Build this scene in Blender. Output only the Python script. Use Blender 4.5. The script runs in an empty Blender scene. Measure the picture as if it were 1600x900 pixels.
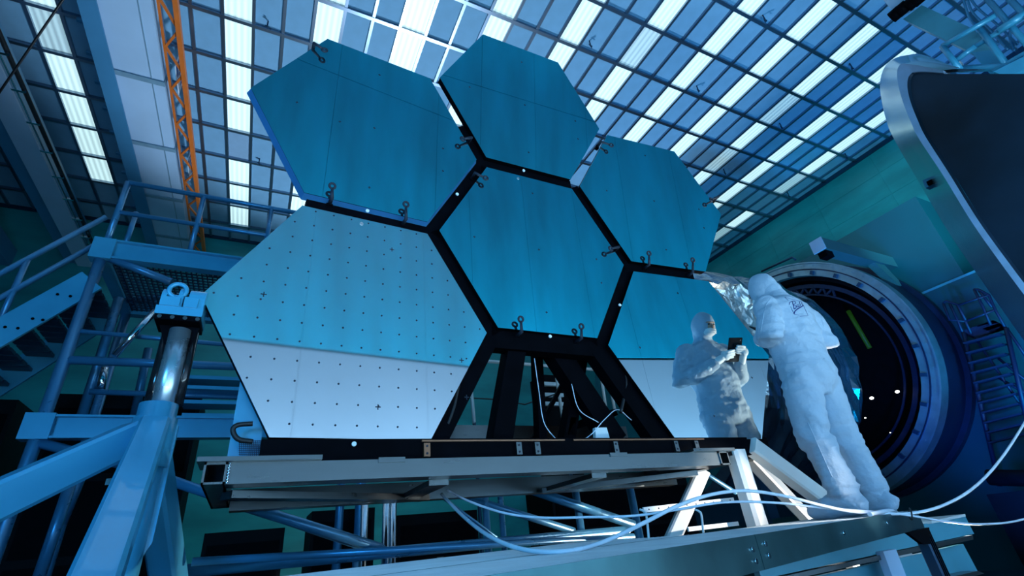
import bpy, math, random
from mathutils import Vector, Matrix, noise
random.seed(7)
R = math.radians
V = Vector
sc = bpy.context.scene
col = sc.collection

# ------------------------------------------------------------------ camera
CAM = V((0, 0, 1.6))
RIGHT = V((0.895823, -0.43344163, -0.0981301))
DOWN = V((0.12882179, 0.46459249, -0.87610431))
FWD = V((0.42533058, 0.77219309, 0.47202937))
FPX = 753.186
cd = bpy.data.cameras.new('camera')
cd.sensor_width = 36; cd.lens = FPX * 36 / 1600; cd.clip_start = 0.05; cd.clip_end = 200
cam = bpy.data.objects.new('camera', cd)
m3 = Matrix((RIGHT, -DOWN, -FWD)).transposed()
cam.matrix_world = Matrix.Translation(CAM) @ m3.to_4x4()
col.objects.link(cam); sc.camera = cam

# ------------------------------------------------------------------ view, world, lamps
sc.view_settings.view_transform = 'Standard'
sc.view_settings.look = 'None'
sc.view_settings.exposure = 0.0
sc.view_settings.gamma = 1.0
sc.view_settings.use_curve_mapping = False
w = bpy.data.worlds.new('world'); sc.world = w; w.use_nodes = True
w.node_tree.nodes['Background'].inputs[0].default_value = (0.02, 0.10, 0.22, 1)
w.node_tree.nodes['Background'].inputs[1].default_value = 0.10

def lamp(name, kind, loc, target, power, color, size=0.3, cone=60, blend=0.6, size_y=None):
    d = bpy.data.lights.new(name, kind); d.energy = power; d.color = color
    if kind == 'AREA':
        d.shape = 'RECTANGLE' if size_y else 'SQUARE'; d.size = size
        if size_y: d.size_y = size_y
    else:
        d.shadow_soft_size = size
    if kind == 'SPOT':
        d.spot_size = R(cone); d.spot_blend = blend
    o = bpy.data.objects.new(name, d); o.location = loc
    o.rotation_euler = (V(target) - V(loc)).to_track_quat('-Z', 'Y').to_euler()
    col.objects.link(o); return o

lamp('uplight_spot', 'SPOT', (4.2, 14.5, 1.5), (3.5, 9.5, 13.6), 5600, (0.56, 0.77, 1.0), 0.5, 86, 0.4)
lamp('uplight_blue', 'SPOT', (12.5, 2.6, 0.6), (15.5, 7.0, 13.6), 2300, (0.0, 0.42, 1.0), 0.4, 95, 0.9)
lamp('added_wall_flood', 'SPOT', (13.0, 0.6, 7.6), (19.5, 9.0, 11.0), 2300, (0.10, 0.70, 0.95), 0.4, 60, 0.9)  # added lamp out of view, brightens the upper right wall
lamp('added_far_wall_flood', 'SPOT', (3.4, 11.5, 0.6), (2.2, 19.0, 4.5), 330, (0.30, 0.9, 0.85), 0.4, 110, 0.8)  # added unseen lamp that lifts the green far wall
lamp('key_flood', 'SPOT', (6.8, 3.1, 0.45), (3.0, 2.3, 2.2), 1300, (1.0, 0.92, 0.82), 0.08, 60, 0.4)
lamp('added_stand_spot', 'SPOT', (4.6, -2.2, 2.2), (2.66, 2.45, 1.74), 1700, (1.0, 0.93, 0.84), 0.08, 8.6, 0.6)  # added narrow spot, unseen, brightens only the white stand
lamp('blue_fill', 'AREA', (-3.4, -2.6, 3.0), (0.3, 4.5, 2.6), 210, (0.06, 0.46, 1.0), 1.2)
lamp('blue_fill_low', 'AREA', (4.8, -2.4, 1.3), (3.0, 2.4, 2.1), 8, (0.08, 0.46, 1.0), 0.9)
lamp('blue_flood_side', 'SPOT', (9.5, 4.4, 0.6), (17.5, 4.0, 6.5), 1600, (0.01, 0.16, 1.0), 0.4, 80, 0.8)
lamp('added_wall_wash', 'AREA', (4.5, -2.3, 0.5), (4.5, -3.5, 6.0), 1180, (0.47, 0.77, 0.96), 12.0, size_y=0.3)  # added strip lamp, kept out of the mirrors, lights the back wall

# ------------------------------------------------------------------ materials
def mat(name, base, rough=0.5, metal=0.0, var=0.0, scale=6.0, bump=0.0, bscale=30.0, emit=None, spec=None, coat=0.0, alpha=None, trans=0.0, stretch=None):
    m = bpy.data.materials.new(name); m.use_nodes = True
    nt = m.node_tree; b = nt.nodes['Principled BSDF']
    b.inputs['Base Color'].default_value = (*base, 1)
    b.inputs['Roughness'].default_value = rough
    b.inputs['Metallic'].default_value = metal
    if spec is not None: b.inputs['Specular IOR Level'].default_value = spec
    if coat: b.inputs['Coat Weight'].default_value = coat
    if trans: b.inputs['Transmission Weight'].default_value = trans
    tc = nt.nodes.new('ShaderNodeTexCoord'); mp = nt.nodes.new('ShaderNodeMapping')
    nt.links.new(tc.outputs['Object'], mp.inputs[0])
    if stretch: mp.inputs['Scale'].default_value = stretch
    if var:
        n = nt.nodes.new('ShaderNodeTexNoise'); n.inputs['Scale'].default_value = scale; n.inputs['Detail'].default_value = 5
        nt.links.new(mp.outputs[0], n.inputs['Vector'])
        r = nt.nodes.new('ShaderNodeValToRGB')
        r.color_ramp.elements[0].position = 0.3; r.color_ramp.elements[1].position = 0.7
        r.color_ramp.elements[0].color = (*[c * (1 - var) for c in base], 1)
        r.color_ramp.elements[1].color = (*[min(1, c * (1 + var)) for c in base], 1)
        nt.links.new(n.outputs['Fac'], r.inputs[0]); nt.links.new(r.outputs[0], b.inputs['Base Color'])
        mr = nt.nodes.new('ShaderNodeMapRange'); mr.inputs['To Min'].default_value = max(0, rough - 0.08); mr.inputs['To Max'].default_value = min(1, rough + 0.08)
        nt.links.new(n.outputs['Fac'], mr.inputs['Value']); nt.links.new(mr.outputs[0], b.inputs['Roughness'])
    if bump:
        n2 = nt.nodes.new('ShaderNodeTexNoise'); n2.inputs['Scale'].default_value = bscale; n2.inputs['Detail'].default_value = 4
        nt.links.new(mp.outputs[0], n2.inputs['Vector'])
        bp = nt.nodes.new('ShaderNodeBump'); bp.inputs['Strength'].default_value = bump; bp.inputs['Distance'].default_value = 0.02
        nt.links.new(n2.outputs['Fac'], bp.inputs['Height']); nt.links.new(bp.outputs[0], b.inputs['Normal'])
    if emit:
        b.inputs['Emission Color'].default_value = (*emit[0], 1); b.inputs['Emission Strength'].default_value = emit[1]
    return m

def light_panel_mat(name, color, lo, hi):
    m = bpy.data.materials.new(name); m.use_nodes = True; nt = m.node_tree; b = nt.nodes['Principled BSDF']
    b.inputs['Base Color'].default_value = (0.6, 0.65, 0.65, 1); b.inputs['Roughness'].default_value = 0.4
    tc = nt.nodes.new('ShaderNodeTexCoord'); s = nt.nodes.new('ShaderNodeSeparateXYZ'); nt.links.new(tc.outputs['Object'], s.inputs[0])
    a = nt.nodes.new('ShaderNodeMath'); a.operation = 'MULTIPLY'; a.inputs[1].default_value = 2 * math.pi / 0.145; nt.links.new(s.outputs[0], a.inputs[0])
    c = nt.nodes.new('ShaderNodeMath'); c.operation = 'COSINE'; nt.links.new(a.outputs[0], c.inputs[0])
    mr = nt.nodes.new('ShaderNodeMapRange'); mr.inputs['From Min'].default_value = -1; mr.inputs['From Max'].default_value = 1
    mr.inputs['To Min'].default_value = lo; mr.inputs['To Max'].default_value = hi
    nt.links.new(c.outputs[0], mr.inputs['Value']); nt.links.new(mr.outputs[0], b.inputs['Emission Strength'])
    b.inputs['Emission Color'].default_value = (*color, 1)
    return m

M = dict(
    tile=mat('ceiling_tile_board', (0.21, 0.42, 0.60), 0.75, var=0.06, scale=3),
    bar=mat('ceiling_grid_metal', (0.24, 0.31, 0.40), 0.30, 0.95),
    lamp_on=light_panel_mat('lamp_diffuser_lit', (0.64, 0.94, 0.98), 0.66, 1.0),
    lamp_dim=light_panel_mat('lamp_diffuser_half_lit', (0.45, 0.75, 0.85), 0.28, 0.62),
    lamp_off=mat('lamp_diffuser_unlit', (0.28, 0.44, 0.60), 0.6, var=0.05),
    wall_green=mat('green_wall_paint', (0.02, 0.30, 0.31), 0.45, var=0.25, scale=0.5, stretch=(1, 1, 3)),
    wall_teal=mat('teal_bulkhead_paint', (0.008, 0.085, 0.105), 0.4, var=0.12, scale=0.6),
    wall_dark=mat('dark_wall_paint', (0.03, 0.10, 0.11), 0.6, var=0.2, scale=0.7),
    back_up=mat('teal_wall_panel', (0.002, 0.45, 0.66), 0.5, var=0.20, scale=0.6, stretch=(2.2, 1, 0.5)),  # vertical streaks in the colour stand for pale light streaks
    back_low=mat('pale_wall_panel', (0.42, 0.49, 0.60), 0.5, var=0.05, scale=0.5),
    floor=mat('glossy_floor_coating', (0.03, 0.06, 0.10), 0.22, var=0.2, scale=1.5),
    mirror=mat('polished_mirror', (0.62, 0.80, 0.86), 0.015, 1.0),
    mirror_coarse=mat('uncoated_mirror', (0.84, 0.90, 0.93), 0.04, 0.93),
    edge=mat('mirror_edge_blue', (0.05, 0.25, 0.55), 0.35, 0.3),
    black=mat('matte_black_composite', (0.0022, 0.0025, 0.004), 0.5, var=0.3, scale=8, spec=0.02),
    copper=mat('copper_strip', (0.30, 0.14, 0.08), 0.4, 0.8),
    alu=mat('brushed_aluminium', (0.125, 0.145, 0.15), 0.30, 0.95, var=0.03, scale=5, stretch=(1, 6, 6)),
    rod=mat('satin_steel_rod', (0.60, 0.72, 0.80), 0.28, 0.85, var=0.03),
    chrome=mat('chrome_tube', (0.75, 0.8, 0.85), 0.12, 1.0),
    bluesteel=mat('blue_grey_painted_steel', (0.05, 0.33, 0.52), 0.32, 0.1, var=0.06, scale=3, coat=0.3),
    darksteel=mat('dark_blue_steel', (0.012, 0.05, 0.10), 0.4, 0.3, var=0.1, scale=4),
    pipe=mat('galvanised_scaffold_pipe', (0.06, 0.24, 0.42), 0.30, 0.4, var=0.03, scale=7),
    whitesteel=mat('white_painted_steel', (0.80, 0.80, 0.76), 0.35, var=0.03, scale=4),
    girder=mat('pale_girder_paint', (0.46, 0.62, 0.80), 0.55, var=0.06, scale=0.8),
    girder_blue=mat('blue_girder_paint', (0.06, 0.24, 0.42), 0.5, var=0.1, scale=0.8),
    orange=mat('orange_paint', (0.75, 0.16, 0.02), 0.45, var=0.1, scale=3),
    sign=mat('sign_white', (0.75, 0.8, 0.85), 0.5, var=0.03),
    signblue=mat('sign_blue_print', (0.02, 0.10, 0.35), 0.5, var=0.03),
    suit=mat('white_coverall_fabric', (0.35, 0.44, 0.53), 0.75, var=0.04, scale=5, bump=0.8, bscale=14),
    glove=mat('white_latex_glove', (0.80, 0.82, 0.82), 0.45, bump=0.1, bscale=60, var=0.02),
    mask=mat('white_face_mask', (0.78, 0.78, 0.76), 0.7, var=0.03),
    skin=mat('skin', (0.50, 0.27, 0.18), 0.5, var=0.08, scale=12),
    dark_eye=mat('eye_dark', (0.02, 0.015, 0.012), 0.2, var=0.1),
    ink=mat('navy_ink', (0.01, 0.02, 0.16), 0.6, var=0.05),
    tablet=mat('black_glass', (0.01, 0.01, 0.012), 0.12, var=0.1),
    foil=mat('silver_foil', (0.34, 0.40, 0.42), 0.36, 0.9, bump=0.3, bscale=16, var=0.1),
    foil_dark=mat('dark_insulation_foil', (0.22, 0.30, 0.36), 0.20, 0.95, bump=0.8, bscale=4),
    ring=mat('chamber_flange_metal', (0.30, 0.42, 0.46), 0.38, 0.7, var=0.18, scale=3),
    shell=mat('chamber_shell_dark', (0.008, 0.018, 0.05), 0.45, 0.2, var=0.2),
    inside=mat('chamber_interior_black', (0.002, 0.0025, 0.004), 0.6, var=0.3, spec=0.1),
    rim=mat('door_rim_steel', (0.70, 0.82, 0.84), 0.22, 1.0, var=0.03, scale=0.8),
    rimlip=mat('door_lip_steel', (0.35, 0.50, 0.70), 0.4, 0.7, var=0.1),
    dish=mat('door_dish_dark', (0.006, 0.02, 0.04), 0.4, 0.2, var=0.6, scale=0.8),
    hose=mat('translucent_white_hose', (0.80, 0.86, 0.95), 0.25, var=0.04, coat=0.3),
    plate=mat('galvanised_fascia_plate', (0.07, 0.17, 0.19), 0.34, 0.9, var=0.4, scale=2.5),
    tealsteel=mat('teal_painted_steel', (0.08, 0.34, 0.44), 0.4, 0.1, var=0.12, scale=2),
    grate=mat('galvanised_grating', (0.62, 0.68, 0.70), 0.4, 0.3, var=0.1),
    cable=mat('black_cable', (0.008, 0.008, 0.010), 0.5, var=0.2),
    dot=mat('black_target_dot', (0.008, 0.015, 0.03), 0.6, var=0.1),
    button=mat('white_button', (0.80, 0.84, 0.84), 0.4, var=0.03),
    greenled=mat('green_strip', (0.02, 0.10, 0.01), 0.5, emit=((0.15, 0.8, 0.05), 0.03)),
    bulb=mat('small_lamp', (0.9, 0.9, 0.8), 0.3, emit=((1.0, 0.97, 0.85), 6.0)),
    bracket=mat('grey_green_bracket_paint', (0.05, 0.11, 0.12), 0.5, var=0.1),
    navy=mat('navy_ladder_paint', (0.004, 0.014, 0.05), 0.5, var=0.1),
    seam=mat('duct_seam', (0.20, 0.33, 0.42), 0.5, var=0.1),
)

# ------------------------------------------------------------------ mesh helpers
def at(x, y, axis, val):
    d = RIGHT * ((x - 800) / FPX) + DOWN * ((y - 450) / FPX) + FWD
    t = (val - CAM[axis]) / d[axis]
    return CAM + d * t
def atX(x, y, v): return at(x, y, 0, v)
def atY(x, y, v): return at(x, y, 1, v)
def atZ(x, y, v): return at(x, y, 2, v)

def empty(name, loc, label=None, cat=None, group=None):
    o = bpy.data.objects.new(name, None); o.location = loc; o.empty_display_size = 0.1
    col.objects.link(o)
    if label: tag(o, label, cat, group)
    return o
def tag(o, label=None, cat=None, group=None, kind=None):
    if label: o['label'] = label
    if cat: o['category'] = cat
    if group: o['group'] = group
    if kind: o['kind'] = kind
    return o
def wloc(o):
    p = V((0, 0, 0))
    while o: p = p + o.location; o = o.parent
    return p

class MB:
    def __init__(s): s.v = []; s.f = []; s.s = []
    def add(s, vs, fs, smooth=False):
        k = len(s.v); s.v += [V(p) for p in vs]; s.f += [tuple(i + k for i in f) for f in fs]; s.s += [smooth] * len(fs); return s
    def box(s, lo, hi):
        a, b = lo, hi
        vs = [(x, y, z) for x in (a[0], b[0]) for y in (a[1], b[1]) for z in (a[2], b[2])]
        return s.add(vs, [(0, 1, 3, 2), (4, 6, 7, 5), (0, 4, 5, 1), (2, 3, 7, 6), (0, 2, 6, 4), (1, 5, 7, 3)])
    def bar(s, p, q, wd, ht, up=(0, 0, 1), bev=0.0):
        p, q = V(p), V(q); d = (q - p).normalized(); u = V(up)
        if abs(d.dot(u)) > 0.98: u = V((0, 1, 0))
        sx = d.cross(u).normalized(); uz = sx.cross(d).normalized()
        if bev <= 0:
            prof = [(-wd / 2, -ht / 2), (wd / 2, -ht / 2), (wd / 2, ht / 2), (-wd / 2, ht / 2)]
        else:
            a, b = wd / 2, ht / 2
            prof = [(-a + bev, -b), (a - bev, -b), (a, -b + bev), (a, b - bev), (a - bev, b), (-a + bev, b), (-a, b - bev), (-a, -b + bev)]
        n = len(prof)
        vs = [e + sx * x + uz * y for e in (p, q) for x, y in prof]
        fs = [(i, (i + 1) % n, n + (i + 1) % n, n + i) for i in range(n)] + [tuple(range(n))[::-1], tuple(range(n, 2 * n))]
        return s.add(vs, fs)
    def ibeam(s, p, q, wd, ht, t=0.02, up=(0, 0, 1)):
        p, q, u = V(p), V(q), V(up); h = u * (ht / 2 - t / 2)
        s.bar(p + h, q + h, wd, t, up); s.bar(p - h, q - h, wd, t, up); s.bar(p, q, t, ht - 2 * t, up); return s
    def tube(s, pts, r, n=10, cap=True):
        pts = [V(p) for p in pts]; k = len(pts); rr = r if isinstance(r, (list, tuple)) else [r] * k
        base = len(s.v); prev = None
        for i, p in enumerate(pts):
            d = (pts[min(i + 1, k - 1)] - pts[max(i - 1, 0)]).normalized()
            if prev is None:
                u = V((0, 0, 1)) if abs(d.z) < 0.9 else V((0, 1, 0)); a = d.cross(u).normalized()
            else:
                a = (prev - d * prev.dot(d)).normalized()
            b = d.cross(a); prev = a
            for j in range(n):
                t = 2 * math.pi * j / n; s.v.append(p + (a * math.cos(t) + b * math.sin(t)) * rr[i])
        for i in range(k - 1):
            for j in range(n):
                s.f.append((base + i * n + j, base + i * n + (j + 1) % n, base + (i + 1) * n + (j + 1) % n, base + (i + 1) * n + j)); s.s.append(True)
        if cap:
            s.f.append(tuple(base + j for j in range(n))[::-1]); s.f.append(tuple(base + (k - 1) * n + j for j in range(n))); s.s += [False, False]
        return s
    def disc(s, c, nrm, r, h=0.0, n=16):
        c, nrm = V(c), V(nrm).normalized()
        return s.tube([c, c + nrm * h], r, n)
    def prism(s, poly, off):
        n = len(poly); off = V(off); a = [V(p) for p in poly]
        return s.add(a + [p + off for p in a], [tuple(range(n))[::-1], tuple(range(n, 2 * n))] + [(i, (i + 1) % n, n + (i + 1) % n, n + i) for i in range(n)])
    def ellipsoid(s, c, rx, ry, rz, nu=14, nv=9, rot=None):
        c = V(c); vs = []; rot = rot or Matrix.Identity(3)
        for i in range(1, nv):
            th = math.pi * i / nv
            for j in range(nu):
                ph = 2 * math.pi * j / nu
                vs.append(c + rot @ V((rx * math.sin(th) * math.cos(ph), ry * math.sin(th) * math.sin(ph), rz * math.cos(th))))
        t = len(vs); vs += [c + rot @ V((0, 0, rz)), c - rot @ V((0, 0, rz))]
        fs = [((i) * nu + j, (i + 1) * nu + j, (i + 1) * nu + (j + 1) % nu, i * nu + (j + 1) % nu) for i in range(nv - 2) for j in range(nu)]
        fs += [(t, j, (j + 1) % nu) for j in range(nu)] + [(t + 1, (nv - 2) * nu + (j + 1) % nu, (nv - 2) * nu + j) for j in range(nu)]
        return s.add(vs, fs, True)
    def mesh(s, name, org=V((0, 0, 0))):
        me = bpy.data.meshes.new(name); me.from_pydata([tuple(p - org) for p in s.v], [], s.f)
        me.polygons.foreach_set('use_smooth', s.s); me.update(); return me
    def build(s, name, m, parent=None, org=None, fix=True):
        o0 = wloc(parent) if parent else (V(org) if org is not None else V((0, 0, 0)))
        me = s.mesh(name, o0)
        if fix:
            import bmesh
            bm = bmesh.new(); bm.from_mesh(me); bmesh.ops.recalc_face_normals(bm, faces=bm.faces); bm.to_mesh(me); bm.free()
        me.materials.append(M[m] if isinstance(m, str) else m)
        o = bpy.data.objects.new(name, me); col.objects.link(o)
        if parent: o.parent = parent
        else: o.location = o0
        return o
def copy_of(o, parent=None, loc=None):
    c = o.copy(); col.objects.link(c)
    if parent is not None: c.parent = parent
    if loc is not None: c.location = loc
    return c
def struct(o): o['kind'] = 'structure'; return o
def lerp(a, b, t): return V(a) + (V(b) - V(a)) * t
def bez(pts, n=24):
    # Catmull-Rom through the points
    P = [V(p) for p in pts]; P = [P[0] * 2 - P[1]] + P + [P[-1] * 2 - P[-2]]; out = []
    for i in range(1, len(P) - 2):
        for k in range(n):
            t = k / n; a, b, c, d = P[i - 1], P[i], P[i + 1], P[i + 2]
            out.append(0.5 * ((2 * b) + (c - a) * t + (2 * a - 5 * b + 4 * c - d) * t * t + (3 * b - a - 3 * c + d) * t ** 3))
    out.append(P[-2]); return out
ORD = ['first', 'second', 'third', 'fourth', 'fifth', 'sixth', 'seventh', 'eighth', 'ninth', 'tenth', 'eleventh', 'twelfth', 'thirteenth', 'fourteenth', 'fifteenth', 'sixteenth', 'seventeenth', 'eighteenth']

# ================================================================== ROOM SHELL
CS, RS = 0.664, 1.2738
def gx(c): return (c - 4.252) * CS
def gy(r): return r * RS + 8.98694
ZC = 13.63
XL, XR, YB, YF = gx(-12) - 0.1, 19.55, -3.5, 19.0
def project(p):
    q = V(p) - CAM; z = q.dot(FWD)
    if z < 0.05: return None
    return (800 + FPX * q.dot(RIGHT) / z, 450 + FPX * q.dot(DOWN) / z, z)
def in_view(p, mgn=10):
    s = project(p); return s is not None and -mgn < s[0] < 1600 + mgn and -mgn < s[1] < 900 + mgn

struct(MB().box((XL - 0.3, YB - 0.3, -0.2), (XR + 0.3, YF + 0.3, 0)).build('floor', 'floor'))
ceiling = struct(MB().box((XL - 0.3, YB - 0.3, ZC + 0.06), (XR + 0.3, YF + 0.3, ZC + 0.3)).build('ceiling', 'wall_dark'))
struct(MB().box((XR, YB - 0.3, 0), (XR + 0.3, YF + 0.3, ZC + 0.06)).build('wall_right', 'wall_green'))
struct(MB().box((XL - 0.3, YB - 0.3, 0), (XL, YF + 0.3, ZC + 0.06)).build('wall_left', 'wall_dark'))
far = struct(MB().box((XL, YF, 0), (XR, YF + 0.3, ZC + 0.06)).build('wall_far', 'wall_green'))
back = struct(MB().box((XL, YB - 0.3, 0), (XR, YB, ZC + 0.06)).build('wall_back', 'wall_dark'))
# cladding panels of the wall behind the camera: it is what the mirrors show
xs = [XL + 0.02, -8.2, -5.9, -3.55, -1.2, 1.13, 3.47, 4.9, 6.4, 8.0, 9.6, 12.0, 14.4, 16.8, XR - 0.02]
for i in range(len(xs) - 1):
    for (z0, z1, mm) in ((0.02, 5.13, 'back_low'), (5.19, 10.10, 'back_up'), (10.115, ZC - 0.05, 'back_up')):
        MB().box((xs[i] + 0.003, YB, z0), (xs[i + 1] - 0.003, YB + 0.05, z1)).build('wall_panel', mm, back)
# wall-mounted trim where right wall and far wall meet the ceiling
struct(MB().box((XR - 0.08, YB, ZC - 0.16), (XR, YF, ZC)).build('trim_1', 'darksteel'))
struct(MB().box((XL, YF - 0.08, ZC - 0.12), (XR, YF, ZC)).build('trim_2', 'darksteel'))
# raised panel joints on the upper right wall
for z in (11.6, 12.6):
    MB().box((XR - 0.012, YB, z), (XR, YF, z + 0.02)).build('panel_joint', 'wall_green', bpy.data.objects['wall_right'])
for y in (6.0, 8.4, 10.8, 13.2, 15.6):
    MB().box((XR - 0.012, y, 9.0), (XR, y + 0.02, ZC)).build('panel_joint', 'wall_green', bpy.data.objects['wall_right'])

# bulkhead that carries the vacuum chamber
bk = MB(); bk.box((16.0, 4.47, 6.7), (XR, 16.5, 9.34)); bk.box((15.98, -2.0, 0), (XR, 16.5, 6.7))
struct(bk.build('wall_chamber', 'wall_teal'))
struct(MB().box((15.97, -2.0, 6.66), (16.0, 16.5, 6.72)).build('trim_3', 'tealsteel'))

# ---- ceiling grid
tile_me = MB().box((0.02, 0.02, 0), (CS - 0.02, RS - 0.02, 0.05)).mesh('ceiling_tile'); tile_me.materials.append(M['tile'])
lm = {}
for k in ('lamp_on', 'lamp_dim', 'lamp_off'):
    me = MB().box((-CS / 2 + 0.02, -RS / 2 + 0.02, 0), (CS / 2 - 0.02, RS / 2 - 0.02, 0.05)).mesh('ceiling_light'); me.materials.append(M[k]); lm[k] = me
tiles = []
OFF = {(1, 3), (1, 7), (31, 0), (-5, 6), (31, 3), (28, 3), (31, 5)}
DIM = {(31, -1), (31, 2), (16, -3), (25, -3), (-5, 1), (25, -1)}
strips = [c for c in range(-11, 34) if (c - 1) % 3 == 0]
for c in range(-12, 34):
    for r in range(-10, 8):
        y0, y1 = gy(r), gy(r + 1)
        if y0 < YB - 0.1 or y0 > YF - 0.3: continue
        cx, cy = gx(c + 0.5), gy(r + 0.5)
        if (c - 1) % 3 == 0:
            k = 'lamp_off' if (c, r) in OFF or r == 7 else 'lamp_dim' if (c, r) in DIM else 'lamp_on'
            if c <= -8 or r <= -6: k = 'lamp_off'
            o = bpy.data.objects.new('ceiling_light', lm[k]); o.location = (cx, cy, ZC - 0.005); col.objects.link(o)
            st = {'lamp_on': 'lit', 'lamp_dim': 'half-lit', 'lamp_off': 'unlit'}[k]
            tag(o, '%s rectangular ceiling light, %s strip from the left, %s tile from the far wall' % (st, ORD[strips.index(c)], ORD[7 - r]), 'ceiling light', 'ceiling lights in the tile grid')
        else:
            s = project((cx, cy, ZC)); vis = in_view((cx, cy, ZC), 30)
            tiles.append((vis, -(s[2] if s else 99), c, r))
tiles.sort(reverse=True)
rest = MB()
for n, (vis, d, c, r) in enumerate(tiles):
    if vis and n < 298:
        o = bpy.data.objects.new('ceiling_tile', tile_me); o.location = (gx(c), gy(r), ZC); o.parent = ceiling; col.objects.link(o)
    else:
        rest.box((gx(c) + 0.02, gy(r) + 0.02, ZC), (gx(c + 1) - 0.02, gy(r + 1) - 0.02, ZC + 0.05))
o = rest.build('ceiling_tiles_beyond', 'tile', ceiling, fix=False); o['kind'] = 'stuff'
for c in range(-12, 35):
    MB().box((gx(c) - 0.036, YB, ZC - 0.07), (gx(c) + 0.036, YF, ZC + 0.05)).build('grid_runner', 'bar', ceiling)
for r in range(-9, 8):
    MB().box((XL, gy(r) - 0.045, ZC - 0.085), (XR, gy(r) + 0.045, ZC + 0.05)).build('cross_runner', 'bar', ceiling)

# sprinkler heads hanging from the grid
SPR = [(418, 38), (405, 252), (922, 68), (1090, 138), (1194, 28), (1330, 103), (1220, 196), (1132, 268), (1232, 304), (1322, 243)]
for i, (px, py) in enumerate(sorted(SPR)):
    p = atZ(px, py, ZC - 0.12)
    e = empty('sprinkler_head', (p.x, p.y, ZC - 0.07))
    tag(e, 'small dark sprinkler head under the ceiling grid, %s one counted from the left' % ORD[i], 'sprinkler', 'ceiling sprinklers')
    MB().tube([(p.x, p.y, ZC + 0.01), (p.x, p.y, ZC - 0.22)], 0.018, 8).build('stem', 'darksteel', e)
    MB().bar((p.x - 0.05, p.y, ZC - 0.17), (p.x + 0.09, p.y + 0.06, ZC - 0.20), 0.02, 0.02).build('arm', 'darksteel', e)
    MB().disc((p.x + 0.02, p.y, ZC - 0.24), (0, 0, 1), 0.03, 0.012, 10).build('deflector', 'darksteel', e)

# ================================================================== OVERHEAD STEEL (left)
g = empty('crane_girder', (-4.5, 12, 12.63), 'long pale blue girder with gusset brackets hanging under the dark ceiling bay', 'girder')
MB().box((-4.68, YB + 0.06, 12.60), (-4.33, YF - 0.01, 12.64)).build('bottom_flange', 'girder_blue', g)
MB().box((-4.53, YB + 0.06, 12.64), (-4.48, YF - 0.01, 13.5)).build('web', 'girder_blue', g)
MB().box((-4.68, YB + 0.06, 13.46), (-4.33, YF - 0.01, 13.5)).build('top_flange', 'girder_blue', g)
for k in range(18):
    y = 3.0 + k * 0.9
    MB().prism([(-4.53, y, 12.64), (-4.85, y, 13.1), (-4.85, y, 13.2), (-4.53, y, 13.2)], (0, 0.05, 0)).build('gusset', 'black', g)
    MB().box((-5.05, y - 0.2, 13.2), (-4.53, y - 0.12, 13.28)).build('bracket_arm', 'girder_blue', g)
d = empty('ceiling_duct', (-3.9, 12, 12.74), 'pale rectangular duct with cross seams beside the orange lattice truss', 'duct')
MB().box((-4.46, YB, 12.74), (-3.36, YF, 13.4)).build('duct_body', 'girder', d)
for y in (8.3, 10.75, 13.2, 15.65, 18.0):
    MB().box((-4.48, y, 12.70), (-3.34, y + 0.14, 13.42)).build('duct_seam', 'seam', d)
MB().box((-3.62, YB, 12.725), (-3.60, YF, 12.745)).build('edge_seam', 'seam', d)

t = empty('orange_truss', (-3.0, 12, 12.6), 'orange steel lattice truss hanging along the pale duct', 'truss')
MB().bar((-2.87, 4, 12.62), (-2.87, YF, 12.62), 0.10, 0.12).build('lower_chord', 'orange', t)
MB().bar((-3.22, 4, 12.70), (-3.22, YF, 12.70), 0.05, 0.05).build('side_chord', 'orange', t)
MB().bar((-3.0, 4, 13.25), (-3.0, YF, 13.25), 0.06, 0.06).build('upper_chord', 'orange', t)
for k in range(12):
    y = 4.0 + k * 1.25
    MB().bar((-2.87, y, 12.62), (-3.2, y + 0.62, 12.7), 0.05, 0.05).build('lacing_bar', 'orange', t)
    MB().bar((-3.2, y + 0.62, 12.7), (-2.87, y + 1.25, 12.62), 0.05, 0.05).build('lacing_bar', 'orange', t)
    MB().bar((-2.87, y, 12.62), (-3.0, y + 0.62, 13.25), 0.045, 0.045).build('web_bar', 'orange', t)
    MB().bar((-3.0, y + 0.62, 13.25), (-2.87, y + 1.25, 12.62), 0.045, 0.045).build('web_bar', 'orange', t)
for k, (py, lab) in enumerate([(10.6, 'white and blue sign plate hung on the orange truss, nearer of the two'), (14.1, 'white and blue sign plate hung on the orange truss, farther of the two')]):
    e = empty('truss_sign', (-3.06, py, 12.8)); tag(e, lab, 'sign', 'sign plates on the truss')
    MB().box((-3.075, py - 0.45, 12.72), (-3.06, py + 0.45, 13.2)).build('plate', 'sign', e)
    MB().box((-3.06, py - 0.40, 12.76), (-3.055, py - 0.05, 12.90)).build('printed_band', 'signblue', e)
    for q in range(5):
        MB().box((-3.06, py - 0.38 + q * 0.16, 12.96), (-3.055, py - 0.29 + q * 0.16, 13.12)).build('printed_mark', 'signblue', e)

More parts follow.
